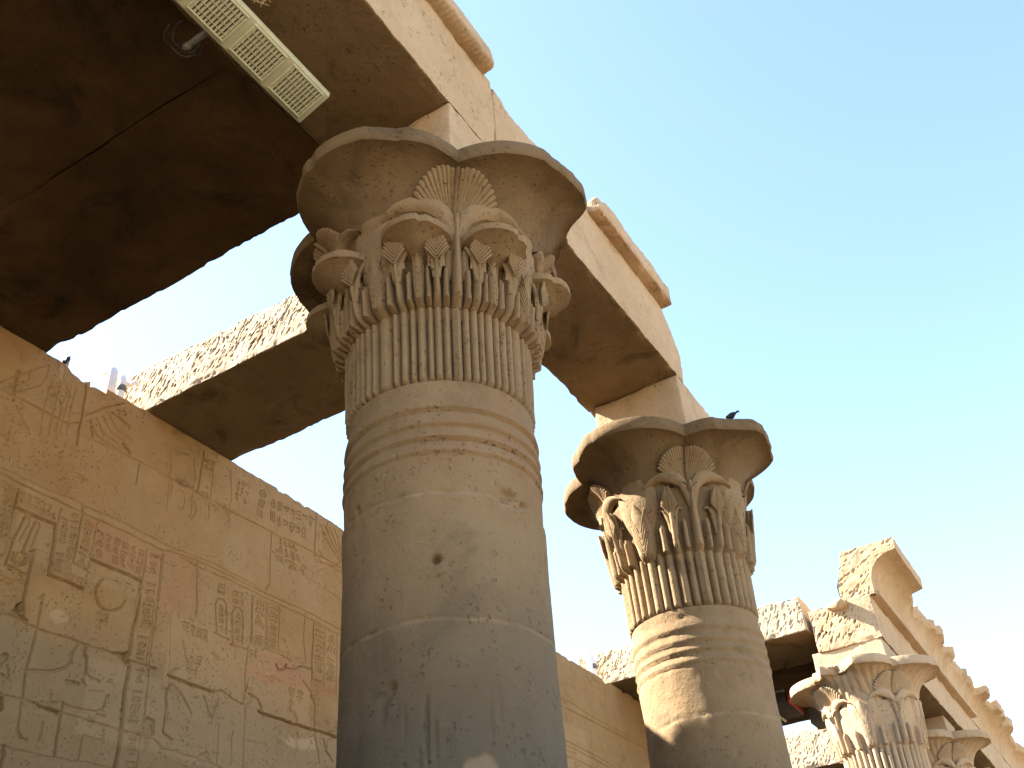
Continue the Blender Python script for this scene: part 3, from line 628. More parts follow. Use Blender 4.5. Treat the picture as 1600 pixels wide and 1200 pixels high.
# far architrave with cavetto cornice, its broken end facing the viewer
def far_arch():
    y0, y1 = 13.45, 33.0; zb = 6.38
    pmk = pick_marks(410, 6.45, 6.9, .035, .6, .6); 
    def tl(P):
        x = P[..., 0]; return pmk(P)*np.clip((-2.28-x)/.12, 0, 1)*np.clip((6.93-P[..., 2])/.1, 0, 1)
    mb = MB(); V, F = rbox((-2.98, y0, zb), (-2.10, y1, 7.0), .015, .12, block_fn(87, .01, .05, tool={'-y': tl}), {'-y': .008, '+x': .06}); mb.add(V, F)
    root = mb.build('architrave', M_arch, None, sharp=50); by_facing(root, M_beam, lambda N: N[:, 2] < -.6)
    tag(root, 'far architrave with hollow cornice and broken sunlit end face, carried by the two far columns', 'architrave', 'architraves of the colonnade')
    # fillet under the cornice: its soffit shows as a dark strip
    t = MB(); V, F = rbox((-2.25, y0+.12, 6.985), (-1.975, 20.5, 7.075), .02, .12, block_fn(88, .006, .02)); t.add(V, F); t.build('fillet', M_arch, root, sharp=50)
    # cavetto cornice, jagged where it has broken away
    c = MB(); ys = np.concatenate([np.arange(y0+.02, 22, .03), np.arange(22, y1, .06)]); nu = 30; u = np.linspace(0, 1, nu)
    lip = np.where(ys < 15.15, 1.0, np.clip(.99+.16*fbm(ys*1.1, 0*ys, 0, 41, 5)-.20*np.clip(vn(ys*1.7, 0*ys, 0, 43), 0, 1)-.006*(ys-15), .6, .985)); lip = np.where((ys > 18.5) & (ys < 19.6), lip-.12, lip)
    uu = u[None]*lip[:, None]; off = np.where(ys < 20.5, .07, 0.0)[:, None]; X = -2.10+off+(.50-off)*(1-np.sqrt(np.clip(1-uu**2.9, 0, 1))); Z = 7.0+.53*uu
    rough = np.clip((u[None]-.72)/.28, 0, 1)*np.where(ys > 15.15, 1, .12)[:, None]
    Yg = np.broadcast_to(ys[:, None], X.shape)
    X = X+rough*.05*fbm(Yg*5, Z*5, 0, 44, 4)+.006*fbm(Yg*8, Z*8, 0, 47, 3); Z = Z+rough*.05*fbm(Yg*4, X*4, 0, 45, 4)
    # shallow vertical leaf bands of the worn cornice
    X = X-.012*(np.clip(np.sin(Yg*2*math.pi/.55), .8, 1)-.8)*5*np.where(Yg > 15.15, 1, 0)
    P = np.stack([X, Yg, Z], -1)
    top = P[:, -1:, :].copy()
    L1 = top+np.array([.02, 0, .15]); L2 = L1+np.array([-.25, 0, .03]); L3 = L1.copy(); L3[..., 0] = -2.30; L3[..., 2] += .02
    L4 = L3.copy(); L4[..., 2] = 7.22; L4[..., 0] = -2.50; L5 = L4.copy(); L5[..., 2] = 6.98; L6 = L5.copy(); L6[..., 0] = -2.1; L6[..., 2] = 7.0
    for A, s in ((L1, 50), (L2, 51), (L3, 52)): A[..., 2] += np.where(ys > 15.15, .07, .02)[:, None]*fbm(A[..., 1]*2.5, A[..., 0]*3, 0, s, 4)
    Q = np.concatenate([P, L1, L2, L3, L4, L5, L6], 1); c.grid(Q)
    # end cap towards the viewer, with pick marks
    E = Q[0]; prof = E[:, [0, 2]]; gx = np.linspace(-2.52, -1.55, 75); gz = np.linspace(6.98, 7.80, 65)
    # fan of rows between the inner edge and the profile
    zz = np.linspace(6.99, 7.70, 100); rows = []
    for z in zz:
        o_ = E[:nu+1]; xo = np.interp(z, o_[:, 2], o_[:, 0]); xi = np.interp(z, [6.98, 7.22, 7.78], [-2.5, -2.48, -2.30])
        tt = np.linspace(0, 1, 110); rows.append(np.stack([xi+(xo-xi)*tt, np.full(110, y0), np.full(110, z)], -1))
    R = np.array(rows); mk = pick_marks(430, 6.95, 7.5, .022, .9, .6)(R); ed = np.minimum(np.linspace(0, 1, 110)[None]*8, (1-np.linspace(0, 1, 110)[None])*5).clip(0, 1)
    R[..., 1] += mk*ed+.015*fbmP(R, 6, 9, 3)+.012
    c.grid(R, flip=True); c.build('cornice', M_arch, root, sharp=60)
    # rough lump left standing on the end face
    l = MB(); l.lathe([(.0, -.10), (.07, -.085), (.115, -.03), (.12, .03), (.085, .08), (0, .10)], 20); l.V[0] = l.V[0]*np.array([1.25, .85, .75])+np.array([-2.56, y0-.02, 6.96]); l.erode(.10, 6, 12); l.erode(.03, 19, 13); l.build('broken_boss', M_arch, root)
far_arch()
# ------------------------------------------------------------ columns
TAU = 2*math.pi
CR = math.radians(45)          # corners of the capital lie on the diagonals
ZB, ZF, ZR = 5.0, 5.54, 5.97   # bell foot, start of flare, rim
def pol(th, r, z):             # th measured from -Y towards +X
    return np.stack([r*np.sin(th), -r*np.cos(th), z*np.ones_like(r)], -1)
def lobed(th, d, q):
    f = (th+CR) % (TAU/4)-CR
    return d*np.cos(f)+np.sqrt(np.maximum(q*q-(d*np.sin(f))**2, 0))
def core(th, z, k=1.0):
    z = np.asarray(z, float); u = np.clip((z-ZB)/(ZF-ZB), 0, 1); s = np.clip((z-ZF)/(ZR-ZF), 0, 1); e = 1-np.sqrt(np.clip(1-s*s, 0, 1))
    zz = [ZB, 5.38, 5.58]; d = np.interp(z, zz, [.10, .15, .265]); q = np.interp(z, zz, [.395, .415, .335]); d = d+(.475*k-d)*e; q = q+(.528*k-q)*e
    fill = np.where(z < 5.60, .495+.075*np.clip((z-ZB)/.52, 0, 1.2), .582*np.clip((5.72-z)/.12, 0, 1))
    return np.maximum(lobed(th, d, q), fill)
def hull(th, z):              # the core with its creases filled, carried by stems and leaves
    return np.maximum(core(th, z), .495+.075*np.clip((np.asarray(z, float)-ZB)/.52, 0, 1.6))
def bar(mb, thc, hw, z0, z1, w, h, nz=14, ns=9, cf=hull, off=-.012):
    """a carved leaf, stem or reed lying on the core; w(t), h(t) give half-width and height along it"""
    t = np.linspace(0, 1, nz); s = np.linspace(-1, 1, ns); T, Sg = np.meshgrid(t, s, indexing='ij'); z = z0+(z1-z0)*T
    wt = np.vectorize(w)(T)*hw; th = thc+Sg*wt; r = cf(thc+0*th, z)+off+(np.vectorize(h)(T))*np.sqrt(np.clip(1-.96*Sg**2, 0, 1))
    r = np.where(np.abs(Sg) > .99, cf(th, z)-.02, r); P = pol(th, r, z); mb.grid(P)
    mb.add(np.concatenate([P[0], P[-1]]), np.array([(0, i+1, i) for i in range(1, ns-1)]+[(ns, ns+i, ns+i+1) for i in range(1, ns-1)]))
def stub(mb, th, hw, z0, z1, hh=.075):
    bar(mb, th, hw, z0, z1, lambda t: (1-.20*t) if t < .93 else .55, lambda t: hh*min(1, .35+t*9)*(1 if t < .9 else .75)*(1-.15*t))
def oval(mb, th, hw, z0, z1, hh=.07, lines=True):
    bar(mb, th, hw, z0, z1, lambda t: (.72+.28*math.sin(min(1, t*1.6)*math.pi/2))*math.sqrt(max(0.02, 1-max(0, (t-.55)/.45)**2)), lambda t: hh*min(1, .3+t*7)*(1-.35*t), nz=22, ns=11)
    if lines:      # incised herringbone, raised here as fine fillets
        for k in range(5):
            for sg in (-1, 1):
                t0 = .06+k*.11; pts = []
                for j in range(5):
                    f = j/4; tt = t0+f*.42
                    if tt > .95: break
                    z = z0+(z1-z0)*tt; a = th+sg*hw*(.08+f*.62); ss = (a-th)/hw
                    pts.append(pol(a, hull(th, z)-.012+hh*(1-.35*tt)*math.sqrt(max(.05, 1-.96*ss*ss)), z))
                if len(pts) > 2: mb.tube(pts, .0042, 5)
def small_leaf(mb, th, hw, z0, zm, z1, ribs=7, lift=0.0):
    zm -= .03
    """stem that ends in a feathered leaf"""
    bar(mb, th, hw, z0, z1+.02, lambda t: max(.10, 1-.95*t), lambda t: (.10+lift*t)*min(1, .35+t*8)*(1-.05*t), nz=16)
    for k in range(ribs):
        z = zm+(z1-zm)*(k/ribs)*.80; ln = math.radians(4.6)*(1-(k/ribs)**1.2)+math.radians(.6)
        for sg in (-1, 1):
            pts = [pol(th+sg*ln*f, hull(th, z+.075*f)+.074+lift+.004*f, z+.075*f) for f in np.linspace(0.05, 1, 4)]
            mb.tube(pts, np.linspace(.005, .0088, 4), 6)
    sh = []   # backing
    zz = np.linspace(zm-.02, z1+.02, 8); ww = math.radians(4.4)*np.sqrt(np.clip(1-((zz-zm)/(z1+.03-zm)).clip(0, 1)**2, .02, 1))
    s = np.linspace(-1, 1, 5); P = pol(th+s[None]*ww[:, None], hull(th, zz)[:, None]+.056+lift-.014*np.abs(s)[None], zz[:, None]); mb.grid(P)
def arm(mb, th0, z0, th1, z1, top, r0=.022, r1=.008, lift=.04, flat=.6):
    """curling sepal from a stem over the neighbouring bud"""
    pts = []; n = 12
    for i in range(n):
        t = i/(n-1); a = th0+(th1-th0)*(t**1.3); z = (1-t)**2*z0+2*t*(1-t)*top+t*t*z1
        pts.append(pol(np.array(a), np.array(hull(a, z))+lift*(1-.4*t), z))
    mb.tube(pts, r0+(r1-r0)*np.linspace(0, 1, n)**1.2, 8)
def sepal(mb, thc, sg, z0, k=1.0, lift=.04, dz=0.0):
    """broad curling sepal beside the corner stem: a crescent sheet with a swollen middle and a lipped tip"""
    ua = np.array([0, 3, 7, 13, 20, 27, 33.])*k; uz = np.array([5.56, 5.645, 5.695, 5.72, 5.712, 5.675, 5.61])+dz
    la = np.array([1.5, 3.5, 7.5, 13, 19, 26, 33.])*k; lz = np.array([z0, z0+.12, 5.57+dz, 5.622+dz, 5.642+dz, 5.64+dz, 5.60+dz])
    t0 = np.linspace(0, 1, 7); t = np.linspace(0, 1, 22); s = np.linspace(0, 1, 9); ip = lambda v: np.interp(t, t0, v)
    A = (ip(la)[:, None]*(1-s)+ip(ua)[:, None]*s); Z = ip(lz)[:, None]*(1-s)+ip(uz)[:, None]*s; th = thc+sg*np.radians(A)
    out = lift*np.sin(np.pi*np.clip(.12+.76*s, 0, 1))[None]**.6*(1-.35*t[:, None])+.03*t[:, None]**2*s[None]
    r = hull(th, Z)+out+.004; P = pol(th, r, Z); mb.grid(P)
    Q = P[:, -1].copy(); B = pol(th[:, -1], hull(th[:, -1], Z[:, -1])-.01, Z[:, -1]+.012); mb.grid(np.stack([Q, B], 1))
    Q = P[:, 0]; B = pol(th[:, 0], hull(th[:, 0], Z[:, 0])-.01, Z[:, 0]-.006); mb.grid(np.stack([B, Q], 1))
def palmette(thc, z0, R, ribs, mat, parent, rho=.60, lean=.58, seed=0, sc=1.0):
    mb = MB(); O = pol(np.array(thc), np.array(rho), z0); out = np.array([math.sin(thc), -math.cos(thc), 0]); tan = np.array([math.cos(thc), math.sin(thc), 0]); up = out*lean+np.array([0, 0, 1])*math.sqrt(1-lean*lean)
    fr = np.cross(tan, up); fr = fr if fr @ out > 0 else -fr
    def at(x, y):
        y = y*1.32; p = O+tan*x+up*y+fr*(.035-.30*abs(x)+.25*y*y); r = math.hypot(p[0], p[1]); a = math.atan2(p[0], -p[1])
        lim = float(core(np.array(a), p[2]))+.062-.10*abs(x)
        if r > lim: p = np.array([p[0]*lim/r, p[1]*lim/r, p[2]])
        return p
    for k in range(ribs):
        for sg in (-1, 1):
            a = math.radians(5+60*(k+.3)/ribs)*sg; L = R*(1.0-.13*(abs(a)/1.1)**2)
            ds = np.linspace(.06, L, 7); mb.tube([at(math.sin(a)*d, math.cos(a)*d) for d in ds], .0025+.0130*(ds/.30)*(11/ribs), 7)
    # body behind the ribs
    aa = np.linspace(-1.12, 1.12, 25); rr = np.linspace(.01, .985, 7)
    F = np.array([[at(math.sin(a)*R*(1-.13*(abs(a)/1.1)**2)*r, math.cos(a)*R*(1-.13*(abs(a)/1.1)**2)*r)-fr*.004 for r in rr] for a in aa]); B = F-fr*.12-out*.05
    mb.grid(F); mb.grid(np.stack([F[:, -1], B[:, -1]], 1)); mb.grid(np.stack([F[0], B[0]], 1)); mb.grid(np.stack([F[-1], B[-1]], 1))
    # central stem with ridge
    n = 14; ys = np.linspace(-.30, R*1.06, n); w = np.interp(ys, [-.30, 0, R], [.034, .026, .012])
    st = np.zeros((n, 5, 3))
    for i, y in enumerate(ys):
        if y < 0:
            z = z0+y*.95; base = pol(np.array(thc), np.array(hull(thc, z)), z)+out*.012
            bl = np.clip((y+.12)/.12, 0, 1); base = base*(1-bl)+at(0, y)*bl
        else: base = at(0, y)
        for j, (x, h) in enumerate(((-1, -.05), (-1, .012), (0, .040), (1, .012), (1, -.05))): st[i, j] = base+tan*x*w[i]+fr*h
    mb.grid(st); mb.erode(.004, 16, seed, 2, off=(seed, 0, 0))
    return mb.build('palmette', mat, parent, sharp=40)
def umbel(thc, mat, parent, seed, zr=5.47, R=.195, rho=.60):
    c = pol(np.array(thc), np.array(rho), 0)
    prof = np.array([(.05, zr-.20), (.06, zr-.13), (.078, zr-.075), (.108, zr-.034), (.155, zr-.010), (R-.003, zr), (R, zr+.008), (R, zr+.04), (R-.004, zr+.048), (R-.02, zr+.052), (.1, zr+.054), (.001, zr+.054)])
    mb = MB(); n = 64; a = np.linspace(0, TAU, n, endpoint=False)
    chip = .05*np.clip(fbm(np.cos(a)*2.2, np.sin(a)*2.2, seed*3.1, seed, 4)-.18, 0, 1); wt = np.clip((prof[:, 0]-.12)/.06, 0, 1)*np.array([0, 0, 0, 0, 1, 1, 1, 1, 1, .8, .0, 0])
    rr = prof[None, :, 0]-chip[:, None]*wt*1.6
    sh = np.clip((zr-.03-prof[:, 1])/.10, 0, 1)*.17; ou = np.array([math.sin(thc), -math.cos(thc)])
    mb.grid(np.stack([c[0]-sh[None]*ou[0]+rr*np.cos(a)[:, None], c[1]-sh[None]*ou[1]+rr*np.sin(a)[:, None], np.broadcast_to(prof[None, :, 1], rr.shape)], -1), cu=True)
    mb.erode(.006, 11, seed, 3, off=(seed*1.7, 0, 0)); return mb.build('umbel', mat, parent, sharp=42)
def shaft(style, seed, parent):
    fine = style == 1; nth = 360 if fine else 200; th = np.linspace(0, TAU, nth, endpoint=False); zs = np.concatenate([np.linspace(.42, 2.5, 25), np.arange(2.52, 4.602, .009 if fine else .016)]); zs[-1] = 4.602
    TH, Z = np.meshgrid(th, zs, indexing='ij'); r = .5+.006*np.clip((4.2-Z)/3.5, 0, 1)+0*Z
    ca, sa = np.cos(TH), np.sin(TH)
    wob = .012*fbm(ca*1.5, sa*1.5, seed, seed, 3)
    gz = [4.526, 4.417, 4.322, 4.247, 4.163]
    for a, b in zip(gz[1:], gz[:-1]):       # rounded tie bands
        t = (Z+wob*.5-a)/(b-a); m = (t > 0) & (t < 1); r = np.where(m, r-.016+.036*np.clip(t*9, 0, 1)**.7*(1-.55*np.clip(t, 0, 1)**1.6), r)
    r = np.where((Z < 4.163), r+.010*np.clip((4.163-Z-wob*.5)/.02, 0, 1)*np.clip(1-(4.163-Z)/.22, 0, 1), r)
    ST = np.zeros(TH.shape+(4,)); ST[..., 3] = 1
    joints = ((3.955, 1), (3.335, 2), (2.62, 3), (1.9, 4), (1.2, 5)) if style == 1 else ((3.79, 1), (3.15, 2), (2.4, 3), (1.6, 4))
    for z0, k in joints:
        zj = z0+.018*fbm(ca*2.5, sa*2.5, k*3.3, seed+k, 4)
        if style == 1 and k == 1:
            dth = (np.degrees(TH)+180) % 360-180
            zj = zj-.035*np.clip((dth-60)/8, 0, 1)*np.clip((84-dth)/6, 0, 1)+.03*np.clip((-dth-10)/25, 0, 1)
            r = r+.008*np.clip((zj-Z)/.012, 0, 1)*np.clip(1-(zj-Z)/.3, 0, 1)
        r = r+np.where(Z < zj, (.003, -.002, .004, -.003, .002)[k-1], 0.0)
        d = np.abs(Z-zj); r = r-.008*np.clip((fbm(ca*7, sa*7, k*2.2, seed+50, 4)-.05)*4, 0, 1)*np.clip(1-d/.022, 0, 1); r = r-.007*np.clip(1-d/.007, 0, 1); ST[..., 2] = np.maximum(ST[..., 2], .45*np.clip(1-np.abs(Z-zj+.006)/.013, 0, 1)*np.clip(.6+.8*fbm(ca*6, sa*6, k, seed+9, 3), 0, 1))
    r = r+.004*fbm(ca*3, sa*3, Z*2.5, seed+20, 3)+.0022*fbm(ca*11, sa*11, Z*8, seed+21, 3)
    pz = np.clip((fbm(ca*14, sa*14, Z*16, seed+30, 3)-.40)*5, 0, 1)*np.clip(1-np.abs(Z-4.14)/.22, 0, 1); r = r-.008*pz      # pitted zone under the bands
    r = r-.010*np.clip((fbm(ca*2.6, sa*2.6, Z*3, seed+33, 4)-.42)*6, 0, 1)
    def dent(a, z, ra, rz, dep, p=1.0):
        nonlocal r
        da = ((np.degrees(TH)-a+180) % 360-180); q = np.sqrt((np.radians(da)*.5/ra)**2+((Z-z)/rz)**2)+.25*vn(ca*12, sa*12, Z*12, seed+40)*(q_rough)
        r = r-dep*np.clip((1-q)*1.6, 0, 1)**p
    q_rough = .25
    if style == 1:
        dent(29.2, 3.612, .026, .026, .055); dent(5.2, 3.062, .028, .035, .022); dent(2, 3.03, .04, .03, .014); dent(-21.8, 3.99, .022, .03, .03)
        q_rough = .6; dent(72, 3.985, .05, .035, .030); dent(84, 3.965, .04, .02, .02); dent(30, 2.80, .05, .07, .010); dent(60, 3.4, .05, .03, .006)
        q_rough = .2
        for a, z, l, w, dp in ((22.8, 2.87, .17, .012, .020), (26.5, 2.83, .13, .009, .013), (19, 2.75, .07, .012, .012), (53, 2.9, .12, .007, .007), (58, 2.95, .1, .006, .006), (12, 2.9, .09, .006, .006), (10, 3.5, .12, .005, .004)): dent(a, z, w, l, dp)
        for a, z, w, h_, am in ((47.6, 2.70, .07, .055, .9),):
            da = np.radians((np.degrees(TH)-a+180) % 360-180)*.5; q = np.hypot(da/w, (Z-z)/h_)+.5*fbm(ca*9, sa*9, Z*9, 77, 3); ST[..., 2] = np.maximum(ST[..., 2], .35*np.clip((1.1-q)*4, 0, 1)); r = r-.006*np.clip((1.1-q)*4, 0, 1)
        ST[..., 1] = .55*np.clip((fbm(ca*1.8, sa*1.8, Z*1.6, 95, 5)+.35)*1.6, 0, 1)*np.clip((3.95-Z)/.9, 0, 1)*np.clip((24-((np.degrees(TH)+180) % 360-180))/40, 0, 1)  # shade on the left of the lower shaft put into the colour, mottled
        ST[..., 0] = .22*np.clip((fbm(ca*1.6, sa*1.6, Z*4, 91, 4)+.28)*2, 0, 1)*np.clip((4.60-Z)/.1, 0, 1)*np.clip((Z-3.99)/.15, 0, 1)*np.clip((np.degrees(TH)-5)/40, 0, 1)*(TH < 2.6)
    else:
        q_rough = .5
        for a, z in ((10, 4.53), (35, 3.5), (-15, 3.3)): dent(a, z, .03, .02, .015)
    mb = MB(); mb.grid(pol(TH, r, Z), cu=True)
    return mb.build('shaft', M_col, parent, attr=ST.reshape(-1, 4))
def reeds(cents, parent, seed):
    nth = 720; th = np.linspace(0, TAU, nth, endpoint=False); zs = np.concatenate([np.linspace(4.598, 4.64, 6), np.linspace(4.67, 5.07, 12)]); TH, Z = np.meshgrid(th, zs, indexing='ij')
    f = (np.degrees(TH)-45+45) % 90-45     # distance from the corner, both ways
    prof = np.zeros_like(TH)
    for c, w in cents:
        for s in ((-1, 1) if c > 0 else (1,)):
            q = np.clip(1-((f-s*c)/w)**2, 0, 1); v = np.sqrt(q)
            if c == 0: v = np.clip(1.15-np.abs(f)/w*.55, 0, 1.2)*(np.abs(f) < w)
            prof = np.maximum(prof, v)
    foot = np.clip((Z-4.60)/.03, 0, 1)
    r = .466+.050*prof*foot**.5+.003*fbm(np.cos(TH)*6, np.sin(TH)*6, Z*7, seed, 3)+.012*np.clip((Z-4.7)/.35, 0, 1)
    mb = MB(); mb.grid(pol(TH, r, Z), cu=True); return mb.build('reed_band', M_pale if seed > 35 else M_cap, parent, sharp=60)
def capital(style, seed, parent, rot=0.0):
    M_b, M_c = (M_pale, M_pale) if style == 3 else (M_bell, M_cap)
    n = 320; th = np.linspace(0, TAU, n, endpoint=False); k = 1.0
    zs = np.concatenate([np.linspace(ZB, ZF, 12), ZF+(ZR-ZF)*np.sin(np.linspace(0, math.pi/2, 30)[1:])]); TH, Z = np.meshgrid(th, zs, indexing='ij')
    r = core(TH, Z, k); e = np.clip((Z-ZF)/(ZR-ZF), 0, 1)
    if style == 3:
        f = (TH+CR) % (TAU/4)-CR; lob = np.arctan2(r*np.sin(f), r*np.cos(f)-.42*e)          # angle seen from the lobe's own axis
        r = r+.022*np.clip(e*4, 0, 1)*(np.abs(np.cos(lob*13))-.5)
    # rim: face, top
    rim = [(ZR+.004, 1.004), (ZR+.03, 1.012), (ZR+.095, 1.008), (ZR+.118, .992), (ZR+.126, .96)]
    RR = core(th, np.full(n, ZR), k); R2 = np.stack([RR*q for _, q in rim]+[RR*.5, RR*.02], 1); Z2 = np.array([z for z, _ in rim]+[ZR+.128, ZR+.128])
    if style == 3:
        R2[:, 0] += .016*(np.abs(np.cos(np.arctan2(RR*np.sin((th+CR) % (TAU/4)-CR), RR*np.cos((th+CR) % (TAU/4)-CR)-.42)*13))-.5)
    r = np.concatenate([r, R2], 1); Zf = np.concatenate([Z, np.broadcast_to(Z2[None], (n, len(Z2)))], 1); THf = np.broadcast_to(th[:, None], r.shape)
    # wear: chips along the rim, larger losses on one side
    chip = np.clip(fbm(np.cos(th)*3, np.sin(th)*3, seed, seed, 5)-.22, 0, 1)*.06
    fine = np.clip(fbm(np.cos(th)*11, np.sin(th)*11, seed, seed+2, 4)-.1, 0, 1)*.022
    dg = (np.degrees(th)+180) % 360-180
    big = {1: ((118, 16, .10), (86, 10, .025)), 2: ((100, 14, .05), (70, 10, .04)), 3: ((-8, 14, .20), (-30, 8, .12))}[style]
    for a, w, d in big: chip = chip+d*np.clip(1-(np.abs(dg-a)/w)**2, 0, 1)
    wgt = np.clip((r-.62)/.3, 0, 1)**1.5*np.clip((Zf-5.80)/.17, 0, 1); wgt[:, -2:] = 0
    n3 = 1+.5*fbm(np.cos(THf)*r*9, np.sin(THf)*r*9, Zf*12, seed+5, 4)
    r = np.minimum(r, np.maximum(r-(chip+fine)[:, None]*wgt*n3, np.minimum(r, .52)))
    P = pol(THf, r, Zf)
    P[..., 2] += .010*fbmP(P, 2.3, seed+8, 3)*np.clip((Zf-5.9)*12, 0, 1)
    P = P+(.004*fbmP(P, 13, seed+9, 3))[..., None]
    mb = MB(); mb.grid(P, cu=True); att = np.zeros(r.shape+(4,)); att[..., 3] = 1
    # porch-side shade put into the bell's colour, broken up by noise
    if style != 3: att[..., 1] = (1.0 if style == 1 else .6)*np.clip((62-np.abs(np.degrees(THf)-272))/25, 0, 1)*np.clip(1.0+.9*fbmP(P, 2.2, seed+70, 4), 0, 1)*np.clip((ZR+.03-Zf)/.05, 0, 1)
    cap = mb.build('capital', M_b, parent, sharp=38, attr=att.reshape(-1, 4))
    D = math.radians; lf = MB()
    for q in range(4):
        c0 = CR+q*TAU/4
        if style == 1:
            zc = 5.07
            bar(lf, c0, D(3.5), zc, 5.66, lambda t: 1-.45*t, lambda t: .115*min(1, .35+t*8)*(1-.35*t))
            for s in (-1, 1):
                for a, w in ((6.0, 2.35), (15.6, 2.1), (26.2, 2.2), (37.2, 2.6)): stub(lf, c0+s*D(a), D(w), zc+.005, 5.325-.015*random.random()-(.02 if a > 20 else 0), .095)
                for a in (11.0, 31.6):
                    small_leaf(lf, c0+s*D(a), D(3.0), zc, 5.345, 5.505, lift=.022)
                    for s2 in (-1, 1): arm(lf, c0+s*D(a)+s2*D(.6), 5.22, c0+s*D(a)+s2*D(6.4), 5.435, 5.40, .017, .012, .072)
                oval(lf, c0+s*D(20.9), D(4.2), zc, 5.43, .095)
                bar(lf, c0+s*D(4.8), D(3.6), 5.22, 5.46, lambda t: math.sqrt(max(.03, 1-(2*t-1)**2)), lambda t: .05)
                sepal(lf, c0, s, 5.40, 1.15, .05, .065)
            oval(lf, c0+CR, D(6.2), zc, 5.45, .10)
            bar(lf, c0+CR, D(17), 5.25, 5.72, lambda t: .55+.45*math.sin(t*2.4) if t < .9 else .55, lambda t: .055*math.sin(min(1, .15+t)*2.6), nz=18)
        else:
            top = 5.30
            bar(lf, c0, D(5.2), 5.03, 5.62, lambda t: 1-.55*t, lambda t: .10*min(1, .35+t*8)*(1-.35*t))
            for s in (-1, 1):
                stub(lf, c0+s*D(9.6), D(3.1), 5.04, top, .085); stub(lf, c0+s*D(27.5), D(3.3), 5.04, top-.02, .085)
                if style == 2:
                    small_leaf(lf, c0+s*D(18.3), D(4.3), 5.03, 5.37, 5.545, 9)
                    for s2 in (-1, 1): arm(lf, c0+s*D(18.3)+s2*D(1.2), 5.18, c0+s*D(18.3)+s2*D(8.5), 5.39, 5.44, .022, .009, .04)
                sepal(lf, c0, s, 5.30 if style == 2 else 5.22, 1.05, .042)
            oval(lf, c0+CR, D(10.5), 5.03, 5.50 if style == 2 else 5.62, .085)
            bar(lf, c0+CR, D(20), 5.25, 5.70, lambda t: .6+.4*math.sin(t*2.4) if t < .9 else .55, lambda t: .05*math.sin(min(1, .15+t)*2.6), nz=18)
        R = {1: .325, 2: .34, 3: .41}[style]
        palmette(c0, {1: 5.63, 2: 5.58, 3: 5.53}[style], R, {1: 10, 2: 12, 3: 11}[style], M_c, cap, seed=seed+q)
        if style == 1:
            for s in (-1, 1): umbel(c0+s*D(20.9), M_cap, cap, seed+10+q*2+(s > 0))
    lf.erode(.0045, 14, seed+60, 3, off=(seed, 0, 0)); lf.build('leaf_band', M_c, cap, sharp=45)
    return cap
R1 = [(0, 3.0), (5.9, 2.4), (11, 2.6), (15.6, 2.1), (20.9, 3.0), (26.2, 2.2), (31.6, 2.9), (37.2, 2.4), (45, 5.0)]
R2 = [(0, 5.0), (9.6, 3.6), (18.3, 4.4), (27.5, 4.0), (36, 3.6), (45, 4.4)]
def column(style, seed, loc, label, aba=(.41, .68), rot=0.0):
    root = empty('column', loc); tag(root, label, 'column', 'columns of the colonnade'); root.rotation_euler.z = 0
    b = MB(); b.lathe([(0, 0), (.80, 0), (.82, .03), (.82, .30), (.78, .36), (.60, .42), (0, .42)], 64); b.erode(.012, 4, seed); b.build('base', M_col, root, sharp=40)
    random.seed(seed); shaft(style, seed, root); rd = reeds(R1 if style == 1 else R2, root, seed+3); cap = capital(style, seed, root)
    rd.rotation_euler.z = rot; cap.rotation_euler.z = rot
    a, h = aba; mb = MB(); V, F = rbox((-a, -a, 6.06), (a, a, 6.05+h-.003), .012, .035, block_fn(seed+5, .007, .03)); mb.add(V, F); mb.build('abacus', M_arch, root, sharp=50)
    return root
column(1, 11, (-2.505, 3.738, 0), 'front column standing wholly in shade, small umbels ringing its capital')
column(2, 23, (-2.51, 7.253, 0), 'second column with a bird on its rim and a sunlit patch on its bands', rot=math.radians(-9))
c3 = column(3, 37, (-2.60, 13.95, 0), 'third column with ribbed bell capital, sunlit on its left with a broken rim', aba=(.48, .36))
def dup(o, parent=None):
    c = o.copy(); S.collection.objects.link(c); c.parent = parent
    for ch in list(o.children): dup(ch, c)
    return c
for y, lab in ((18.1, 'fourth column with ribbed capital, just behind the third, low at right'), (22.2, 'most distant ribbed column, mostly hidden behind the fourth column')):
    d = dup(c3); d.location = (-2.68, y, 0); d['label'] = lab
# ------------------------------------------------------------ small things
def Mt(loc, rx=0, ry=0, rz=0):
    return Matrix.Translation(Vector(loc)) @ Matrix.Rotation(rz, 4, 'Z') @ Matrix.Rotation(ry, 4, 'Y') @ Matrix.Rotation(rx, 4, 'X')
